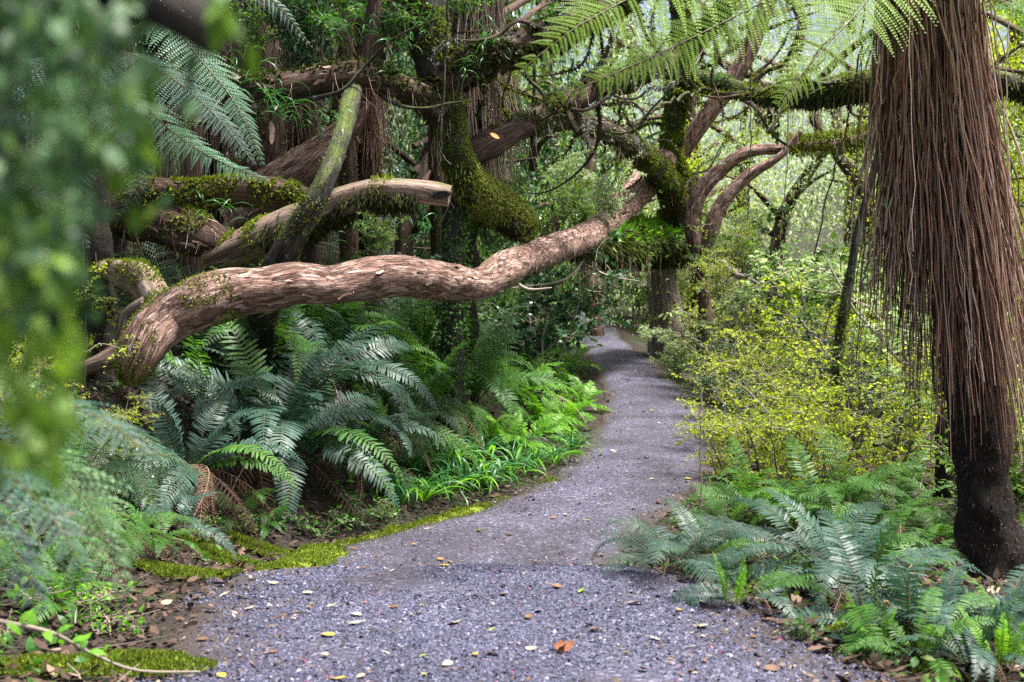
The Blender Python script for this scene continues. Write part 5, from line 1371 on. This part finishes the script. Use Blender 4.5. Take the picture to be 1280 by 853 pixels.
def gravel():
    rg = np.random.default_rng(33); mb = MB()
    n = 86000
    y = 4.6 + 4.6 * rg.random(n) ** 1.15; far_ = rg.random(n) < 0.12; y = np.where(far_, rg.uniform(8.6, 15, n), y)
    u = rg.uniform(-0.03, 1.03, n); x = pl(y) + (pr(y) - pl(y)) * u
    dn = make_noise(64)(np.stack([x * 4, y * 4, 0 * x], -1), 3); kk = (dn > -0.35 + 0.5 * rg.random(n) - 0.25) & (rg.random(n) < 1.2 - 1.3 * np.abs(u - .5) ** 2 * 2.2)
    x, y, u = x[kk], y[kk], u[kk]; n = len(x)
    z = path_z(x, y)
    s = rg.uniform(0.004, 0.0105, n) * (1 + 0.6 * (rg.random(n) < 0.06))
    a = rg.uniform(0, 6.28, n); ca, sa = np.cos(a), np.sin(a)
    base = np.array([[1, 0, 0], [0.1, 0.8, 0.1], [-0.95, 0.15, 0], [-0.1, -0.85, 0.05], [0.1, 0.0, 0.75]])
    V = base[None] * (1 + rg.uniform(-0.35, 0.35, (n, 5, 3)))
    tilt = rg.normal(0, 0.35, (n, 2))
    V[:, :, 2] += V[:, :, 0] * tilt[:, :1] + V[:, :, 1] * tilt[:, 1:]
    V = V * s[:, None, None]
    W = np.stack([V[:, :, 0] * ca[:, None] - V[:, :, 1] * sa[:, None] + x[:, None], V[:, :, 0] * sa[:, None] + V[:, :, 1] * ca[:, None] + y[:, None], V[:, :, 2] + z[:, None] - 0.0005], -1)
    o_ = (np.arange(n) * 5)[:, None]
    T = np.concatenate([o_ + [[k, (k + 1) % 4, 4]] for k in range(4)])
    mb.add(W, tris=T, tint=np.repeat(np.clip(rg.normal(0.42, 0.2, n) + (rg.random(n) < 0.03) * 0.4, 0, 1), 5))
    o = link('gravel', mb.mesh('gravel', M['stone'])); tag(o, 'grey-blue gravel stones on the path', 'gravel', kind='stuff')
    mb = MB(); n = 5200
    y = 4.7 + 16 * rg.random(n) ** 1.5; e = np.abs(rg.normal(0, 0.16, n)); e = np.where(rg.random(n) < 0.3, rg.random(n) * 0.5, e); u = np.where(rg.random(n) < 0.55, e, 1 - e); x = pl(y) + (pr(y) - pl(y)) * u
    L = rg.uniform(0.008, 0.034, n)
    leaf_batch(mb, np.stack([x, y, path_z(x, y) + 0.010], 1), rg.normal(size=(n, 3)) * [1, 1, .25], rg.normal(0, .4, (n, 3)) + [0, 0, 1], L, L * rg.uniform(.15, .6, n), np.clip(rg.normal(.6, .3, n), 0, 1), OVAL, droop=-.2)
    o = link('leaf_scraps', mb.mesh('leaf_scraps', M['litter'])); tag(o, 'torn brown leaf scraps and twig bits on the gravel', 'leaf litter', kind='stuff')
    # crimson petals and tiny scraps
    mb = MB(); n = 240
    y = 4.8 + 10 * rg.random(n) ** 1.5; u = rg.random(n); x = pl(y) + (pr(y) - pl(y)) * u
    L = rg.uniform(0.010, 0.02, n)
    leaf_batch(mb, np.stack([x, y, path_z(x, y) + 0.012], 1), rg.normal(size=(n, 3)) * [1, 1, .2], rg.normal(0, .3, (n, 3)) + [0, 0, 1], L, L * .6, rg.random(n), OVAL)
    o = link('fallen_petals', mb.mesh('fallen_petals', M['petal'])); tag(o, 'tiny crimson petals scattered over the path', 'petals', kind='stuff')
gravel()

# ------------------------------------------------------------------ fallen leaves on the path
def leaf_shape(seed, mat):
    rg = np.random.default_rng(seed); mb = MB()
    u = np.linspace(0, 1, 8); w = 0.30 * np.sin(np.pi * u ** 0.8) ** 0.8 + 0.012
    cl = rg.uniform(0.05, 0.35); tw = rg.normal(0, 0.25)
    zc = 0.05 + cl * (u - 0.5) ** 2 * 1.2
    L = np.stack([u - .5, w, zc + 0.12 * w / .3 * rg.uniform(0.2, 1.2) + tw * w * u], 1); C = np.stack([u - .5, 0 * u + rg.normal(0, .01, 8), zc], 1); R = np.stack([u - .5, -w, zc + 0.12 * w / .3 * rg.uniform(0.2, 1.2) - tw * w * u], 1)
    i = np.arange(7)[:, None]
    q = np.concatenate([i + [[0, 8, 9, 1]], i + [[8, 16, 17, 9]]])
    mb.add(np.vstack([L, C, R]), quads=q, tint=np.tile(np.clip(0.5 + rg.normal(0, .15, 8), 0, 1), 3), smooth=True)
    thin(mb, np.array([[-.5, 0, zc[0]], [-.62, .02, zc[0] - .02], [-.75, .05, 0.02]]), 0.012, 0.01, 3)
    return mb.mesh('fallen_leaf', M[mat])
LV = {m: [leaf_shape(k + 10 * j, m) for k in range(3)] for j, m in enumerate(('cream', 'yellow_leaf', 'brown_leaf', 'orange_leaf', 'green_leaf'))}
LN = {'cream': 'pale cream', 'yellow_leaf': 'yellow', 'brown_leaf': 'brown', 'orange_leaf': 'orange', 'green_leaf': 'yellowish green'}
def leaf_at(label, x, y, mat, size, rg, z=None, group='fallen leaves on the gravel path'):
    o = link('fallen_leaf', LV[mat][rg.integers(3)], None, (x, y, (float(path_z(np.array(x), np.array(y))) + 0.006) if z is None else z), (rg.normal(0, .18), rg.normal(0, .18), rg.uniform(0, 6.28)), size)
    return tag(o, label, 'leaf', group)
rg = np.random.default_rng(88)
zones = ((4.9, 6.3, 'on the nearest gravel'), (6.3, 8.2, 'on the hump of gravel'), (8.2, 12, 'on the darker gravel past the hump'), (12, 20, 'on the path bend'), (20, 32, 'on the climbing path'))
cnt = (42, 42, 36, 26, 16)
for (a, b_, lab), n in zip(zones, cnt):
    for k in range(n):
        y = rg.uniform(a, b_); u = rg.uniform(0.04, 0.96); x = float(pl(y) + (pr(y) - pl(y)) * u)
        m = rg.choice(['cream', 'yellow_leaf', 'brown_leaf', 'orange_leaf', 'green_leaf'], p=(.34, .14, .38, .05, .09))
        side = 'left side' if u < 0.36 else 'right side' if u > 0.64 else 'middle'
        leaf_at(f'small {LN[m]} fallen leaf {lab}, {side}', x, y, m, rg.uniform(0.03, 0.066) * (1.25 if y > 12 else 1), rg)
for lab, px, py, m, s in (('orange round leaf lying on the hump of gravel', 551, 710, 'orange_leaf', .075), ('large cream leaf at the near left of the gravel', 446, 782, 'cream', .065),
                          ('large cream leaf near the middle front', 569, 795, 'cream', .065), ('long cream leaf right of the middle front', 878, 794, 'cream', .075), ('bright yellow-green leaf in the shaded dip', 698, 714, 'yellow_leaf', .055), ('cream leaf near the right of the hump', 796, 768, 'cream', .075)):
    g_ = gp(px, py); o = leaf_at(lab, g_[0], g_[1], m, s, rg, group=None)
M['rust'] = tint_mat('rust_leaf', [(0.0, (0.12, 0.04, 0.02)), (1.0, (0.34, 0.14, 0.07))], rough=0.6)
g_ = gp(702, 832); t = thing('curled_leaf', 'big curled rust-brown leaf standing up on the nearest gravel', 'leaf', (g_[0], g_[1], float(path_z(g_[0], g_[1])) + .006))
RL_ = [leaf_shape(70 + k, 'rust') for k in range(3)]
for k, (ax_, az_, sc_) in enumerate([(0.7, 0.3, .07), (-0.6, 1.5, .06), (0.5, 2.6, .065), (-0.9, 3.9, .055), (0.3, 5.0, .07)]):
    link('lobe', RL_[k % 3], t, (0.025 * math.cos(az_), 0.025 * math.sin(az_), 0.012), (ax_, -0.55, az_), sc_)
p_ = P(618, 171, 12.95); leaf_at('orange-yellow dead leaf caught on the arching mossy limb', p_[0], p_[1], 'orange_leaf', .10, rg, z=p_[2], group=None).rotation_euler = (0.9, 0.4, 0.3)
for px, py in ((441, 660), (398, 662), (420, 664)):
    g_ = gp(px, py); leaf_at('yellow fallen leaf on the moss edge', g_[0], g_[1], 'yellow_leaf', .07, rg, z=g_[2] + .07, group='yellow leaves on the moss edge')

# ------------------------------------------------------------------ perched plants on the limbs
def perch(label, p, n, size, seed, kind='strap', lean=0.6):
    rg = np.random.default_rng(seed)
    t = thing('perched_plant', label, 'plant', tuple(p))
    for k in range(n):
        a = rg.uniform(-math.pi, math.pi)
        link('leaf', TUFT[kind][rg.integers(len(TUFT[kind]))], t, loc=tuple(rg.normal(0, 0.07, 3)), rot=(rg.normal(0, .4), rg.uniform(0.2, 1.5) * lean, a), scale=size * rg.uniform(0.6, 1.2))
for k, (lab, px, py, Y, n, s) in enumerate([
    ('perched strap-leaved fern hanging below the flaky red-brown trunk', 345, 130, 12.1, 34, .42), ('perched fern at the left end of the shaggy limb', 300, 100, 12.1, 20, .36), ('perched fern hanging under the shaggy limb', 365, 150, 12.1, 16, .36),
    ('perched bluish fern above the middle of the shaggy limb', 420, 30, 12.2, 18, .3), ('perched fern in the fork left of the mossy trunk', 497, 70, 12.5, 24, .3), ('perched fern on the front of the mossy trunk top', 530, 30, 12.5, 18, .3), ('small perched fern between the stems at the top', 455, 30, 12.3, 16, .28),
    ('perched fern at the fork of the upper shaggy limb', 605, 55, 12.8, 18, .32), ('small tuft hanging from the crooked trunk', 590, 85, 12.7, 14, .26), ('perched fern along the upper shaggy limb', 690, 25, 13.2, 16, .34), ('tuft near the lime fronds', 760, 25, 13.8, 14, .3),
    ('perched fern at the left end of the long mossy limb', 892, 98, 23.5, 14, .5), ('perched fern on the arching limb end', 838, 120, 24.8, 14, .5), ('perched fern hanging beside the dark stem', 422, 150, 10.6, 10, .24), ('tuft on the rotting log', 270, 265, 11.5, 14, .26),
    ('tuft on the first red-brown limb', 895, 205, 23.8, 12, .45), ('fern tuft under the broken log', 440, 285, 11.8, 16, .24), ('fern tuft hanging beneath the hollow end', 525, 285, 12, 14, .24), ('sprig on the tree fern skirt', 1090, 245, 8.0, 8, .14)]):
    perch(lab, P(px, py, Y), n, s, 1000 + k, 'strap')
for k, (lab, px, py, Y, s, kd) in enumerate([
    ('broad-leaved glossy climber between the flaky trunks', 395, 85, 13.0, 0.9, 'glossy'), ('glossy climber beside the flaky red-brown trunk', 365, 60, 13.2, 0.8, 'glossy'), ('leafy climber at the top of the dark stem', 500, 60, 13.5, 0.7, 'glossy'),
    ('pale leafy sprig left of the arching limb', 700, 240, 21, 0.8, 'pale'), ('leafy sprig above the moss shelf', 770, 270, 19, 0.8, 'pale'), ('leafy sprig behind the moss shelf', 725, 285, 20, 0.8, 'mid'), ('twiggy yellow growth beside the grey stump', 895, 372, 20, 0.8, 'yellow'), ('green growth hiding the foot of the red-brown limbs', 892, 345, 21, 0.75, 'mid'), ('pale growth under the two red-brown limbs', 925, 315, 22, 0.9, 'pale'), ('yellow-green growth hanging right of the mossy upright', 915, 335, 21, 0.9, 'yellow'),
    ('bright broad-leaved climber hanging over the shaggy limb', 400, 70, 12.9, 0.8, 'climber'), ('leafy climber left of the flaky red-brown trunk', 300, 70, 13.2, 0.7, 'climber'), ('broad-leaved climber between dark stem and mossy trunk', 505, 45, 12.8, 0.7, 'climber'),
    ('leafy climber by the slim reddish trunk', 445, 25, 13.5, 0.7, 'climber'), ('leafy spray in the fork of the upper limb', 585, 30, 13.8, 0.6, 'climber'),
    ('leafy growth round the broken log foot', 480, 320, 11.9, .5, 'mid'), ('dark leaves below the hollow end', 610, 300, 14, .8, 'mid')]):
    shrub(lab, P(px, py, Y), s, kd, 1040 + k, name='perched_shrub', cat='plant')

# stem clad in climbing leaves below the pinkish trunk
b = on(566, 13.4)
t = thing('clad_stem', 'upright stem clothed in small climbing leaves, under the pinkish trunk', 'tree', tuple(b))
mb = MB(); CL = limb(mb, [list(b - [0, 0, .2]) + [0.13], list(P(566, 420, 13.4)) + [0.12], list(P(568, 300, 13.4)) + [0.11], list(P(570, 150, 13.6)) + [0.11]], seg=12, rough=0.1, seed=121)
part(t, 'trunk', mb, M['dark_bark'])
mb = MB(); Pp, N, T = CL.sample(2200, rng, 0, 0.8)
leaf_batch(mb, Pp + N * rng.uniform(0, .06, (len(Pp), 1)), N + rng.normal(0, .5, (len(Pp), 3)) + [0, 0, -.5], N + rng.normal(0, .4, (len(Pp), 3)), .035, .024, np.clip(rng.normal(.5, .2, len(Pp)), 0, 1), OVAL)
part(t, 'foliage', mb, M['green'], kind='stuff')
# ------------------------------------------------------------------ hanging vines and bare stems
VN = [
    ('long thin vine hanging slantwise left of the stalk skirt', [(1085, -20, 8.6), (1073, 80, 8.5), (1058, 160, 8.5), (1035, 240, 8.5), (1018, 320, 8.5)], .006),
    ('thin vine close to the stalk skirt', [(1078, 60, 8.3), (1072, 180, 8.3), (1062, 270, 8.3), (1050, 340, 8.3)], .004),
    ('dark frond stem crossing the pale gap', [(1085, -10, 7.8), (1010, 85, 7.6), (960, 165, 7.5)], .008),
    ('thin vine dangling right of the tree fern trunk', [(1235, -30, 8.0), (1250, 100, 8.0), (1262, 240, 8.0), (1272, 420, 8.0)], .005),
    ('second vine dangling right of the tree fern trunk', [(1265, -30, 8.2), (1258, 120, 8.2), (1266, 280, 8.2), (1268, 380, 8.2)], .004),
    ('thin aerial root hanging in front of the long mossy limb', [(938, 90, 20), (938, 170, 20), (935, 270, 20)], .009),
    ('thin aerial root under the lime frond', [(985, 110, 19), (984, 200, 19), (975, 300, 19)], .008),
    ('pale slanting dead stick in the thicket', [(1000, 400, 11), (1018, 420, 11), (1034, 442, 11)], .009),
    ('pale bare stem before the tree fern skirt', [(1095, 285, 8.4), (1083, 330, 8.4), (1078, 360, 8.4)], .009),
    ('thin sapling stem at the left, beside the mossy root', [(106, 640, 8.8), (105, 540, 8.8), (107, 420, 8.8), (104, 300, 8.8)], .006),
    ('thin sapling stem rising over the right edge of the path', [(877, 640, 10.5), (875, 560, 10.5), (876, 480, 10.5)], .005),
    ('thin stem hanging between dark stem and mossy trunk', [(562, -20, 12.4), (556, 90, 12.4), (548, 220, 12.4)], .012),
    ('mossy thin branch in the gap left of the mossy upright', [(782, 165, 19), (830, 130, 19.5), (880, 112, 20)], .03),
    ('straight fallen stem leaning under the thicket', [(1095, 560, 9.6), (1120, 530, 9.9), (1150, 492, 10.2)], .014),
    ('short dead branch hanging under the moss shelf', [(905, 330, 20), (940, 355, 20), (980, 368, 20)], .05),
    ('reddish broken branch lying on the right bank', [(890, 418, 21), (920, 408, 21), (945, 412, 21)], .045),
]
for lab, pts, r in VN:
    p = np.array([P(*q) for q in pts]); t0_ = p[0]
    mb = MB(); q = spline(p, 26); q = q + rng.normal(0, r * 0.8, q.shape)
    thin(mb, q, r, r * .7, 6, rng.uniform(.2, .8))
    o = link('vine' if 'vine' in lab or 'root' in lab else 'bare_stem', mb.mesh('vine', M['dark_bark' if 'mossy' in lab or 'fallen stem' in lab else 'stalk' if 'vine' in lab else 'twig'], shift=t0_), loc=tuple(t0_))
    tag(o, lab, 'vine' if 'vine' in lab or 'root' in lab else 'branch')

# ------------------------------------------------------------------ out-of-focus things close by on the left
b = np.array([-0.62, 1.1, gz(-0.62, 1.1)])
t = thing('moss_hung_tree', 'blurred tree at the left edge hung with pale green filmy leaves', 'tree', tuple(b))
mb = MB(); Y0 = 1.05
NT = limb(mb, [list(b - [0, 0, .1]) + [0.12], [-0.60, Y0, 0.6, 0.095]] + px_rows([(-230, 560, Y0, 270), (-200, 300, Y0, 300), (-150, 60, Y0, 320), (-160, -300, Y0, 280), (-170, -1500, Y0, 240)]), seg=20, step=0.03, rough=0.12, freq=16, seed=131)
part(t, 'trunk', mb, M['dark_bark'])
mb = MB(); BRN = limb(mb, px_rows([(-60, -120, 1.05, 130), (90, -60, 1.05, 110), (195, -8, 1.06, 84), (246, 28, 1.07, 66), (272, 66, 1.08, 24)]), seg=14, step=0.02, rough=0.16, freq=20, seed=132)
part(t, 'limb', mb, M['dark_bark'])
mb = MB()
def spray(n, pxr, pyr, Yr, ln, key_t):
    px, py, Y = rng.uniform(*pxr, n), rng.uniform(*pyr, n), rng.uniform(*Yr, n)
    B = np.stack([(px - 640) / F_PX * Y, Y, H_CAM - (py - 426.5) / F_PX * Y], 1)
    return B
B = np.vstack([spray(560, (-20, 95), (-40, 340), (.92, 1.15), 0, 0), spray(240, (70, 175), (-40, 200), (.95, 1.15), 0, 0), spray(70, (20, 120), (180, 400), (.92, 1.1), 0, 0), spray(16, (180, 250), (60, 260), (1.0, 1.1), 0, 0)])
n = len(B); ln = rng.uniform(.008, .026, n)
leaf_batch(mb, B, rng.normal(0, .5, (n, 3)) + [0.2, 0, -1], rng.normal(0, .5, (n, 3)) + [0, -1, .4], ln, ln * .5, np.clip(rng.normal(.5, .25, n), 0, 1), OVAL)
part(t, 'foliage', mb, M['filmy'], kind='stuff')
mb = MB()
B = np.vstack([spray(190, (-30, 75), (230, 590), (.92, 1.12), 0, 0), spray(30, (55, 95), (360, 520), (.95, 1.1), 0, 0), spray(20, (80, 200), (90, 260), (.95, 1.1), 0, 0), spray(12, (270, 284), (-10, 30), (1.03, 1.08), 0, 0), spray(3, (310, 316), (50, 62), (1.03, 1.06), 0, 0)])
n = len(B); ln = rng.uniform(.012, .034, n)
leaf_batch(mb, B, rng.normal(0, .45, (n, 3)) + [0.1, 0, -1], rng.normal(0, .5, (n, 3)) + [0, -1, .4], ln, ln * .45, np.clip(rng.normal(.5, .25, n), 0, 1), OVAL)
part(t, 'yellow_foliage', mb, M['hanging'], kind='stuff')

fb = on(-150, 3.3)
t = thing('young_tree_fern', 'blurred young tree fern at the left edge with bluish arching fronds', 'fern', tuple(fb))
c0 = P(-120, 600, 3.3)
mb = MB(); limb(mb, [list(fb - [0, 0, .1]) + [.07], list(c0) + [.05]], seg=10, rough=.2, seed=141); part(t, 'trunk', mb, M['fern_trunk'])
for k, pts in enumerate([
    [c0, P(-40, 520, 3.2), P(60, 505, 3.1), P(130, 525, 3.0), P(190, 570, 2.95)], [c0, P(-40, 560, 3.2), P(40, 575, 3.1), P(100, 620, 3.0), P(160, 735, 2.95)], [c0, P(-60, 590, 3.0), P(0, 590, 2.8), P(60, 640, 2.7), P(110, 720, 2.65)],
    [c0, P(-60, 480, 3.4), P(20, 470, 3.6), P(90, 490, 3.8), P(150, 540, 4.0)], [c0, P(-90, 640, 3.0), P(-30, 650, 2.9), P(20, 690, 2.85), P(50, 760, 2.8)], [c0, P(-60, 560, 3.6), P(30, 560, 4.0), P(90, 600, 4.2), P(130, 660, 4.3)]]):
    crown_frond(t, pts, key='blue' if k % 2 == 0 else 'filmy', plen=0.16, npair=24, npin=9, r0=0.0045, seed=260 + k, droop=.3, up=(.2, -.4, 1))
for k in range(6):
    link('frond', FR['bluetf'][['mid', 'low'][k % 2]][k % 2], t, loc=tuple(c0 - fb), rot=(0.1, 0, 1.9 + k * 0.55), scale=0.7)
p = np.array([P(*q) for q in ((-30, 772, 4.0), (60, 790, 4.2), (110, 815, 4.4), (170, 838, 4.5), (250, 840, 4.7))])
p[:, 2] = np.maximum(p[:, 2], [gz(a, b_) + .012 for a, b_ in p[:, :2]])
t = thing('fallen_twig', 'pale fallen twig with a few bright leaves at the lower left', 'twig', tuple(p[0]))
mb = MB(); thin(mb, spline(p, 20), .008, .003, 5, .9); part(t, 'stem', mb, M['twig'])
for k in range(11):
    mb = MB(); q = spline(p, 20)[2 + k]; d = rng.normal(0, .6, 3) + [0.5, 0, .5]
    leaf_batch(mb, [q], [d], [[0, -.5, 1]], .06, .03, .5, OVAL); part(t, 'leaf', mb, M['bright'])
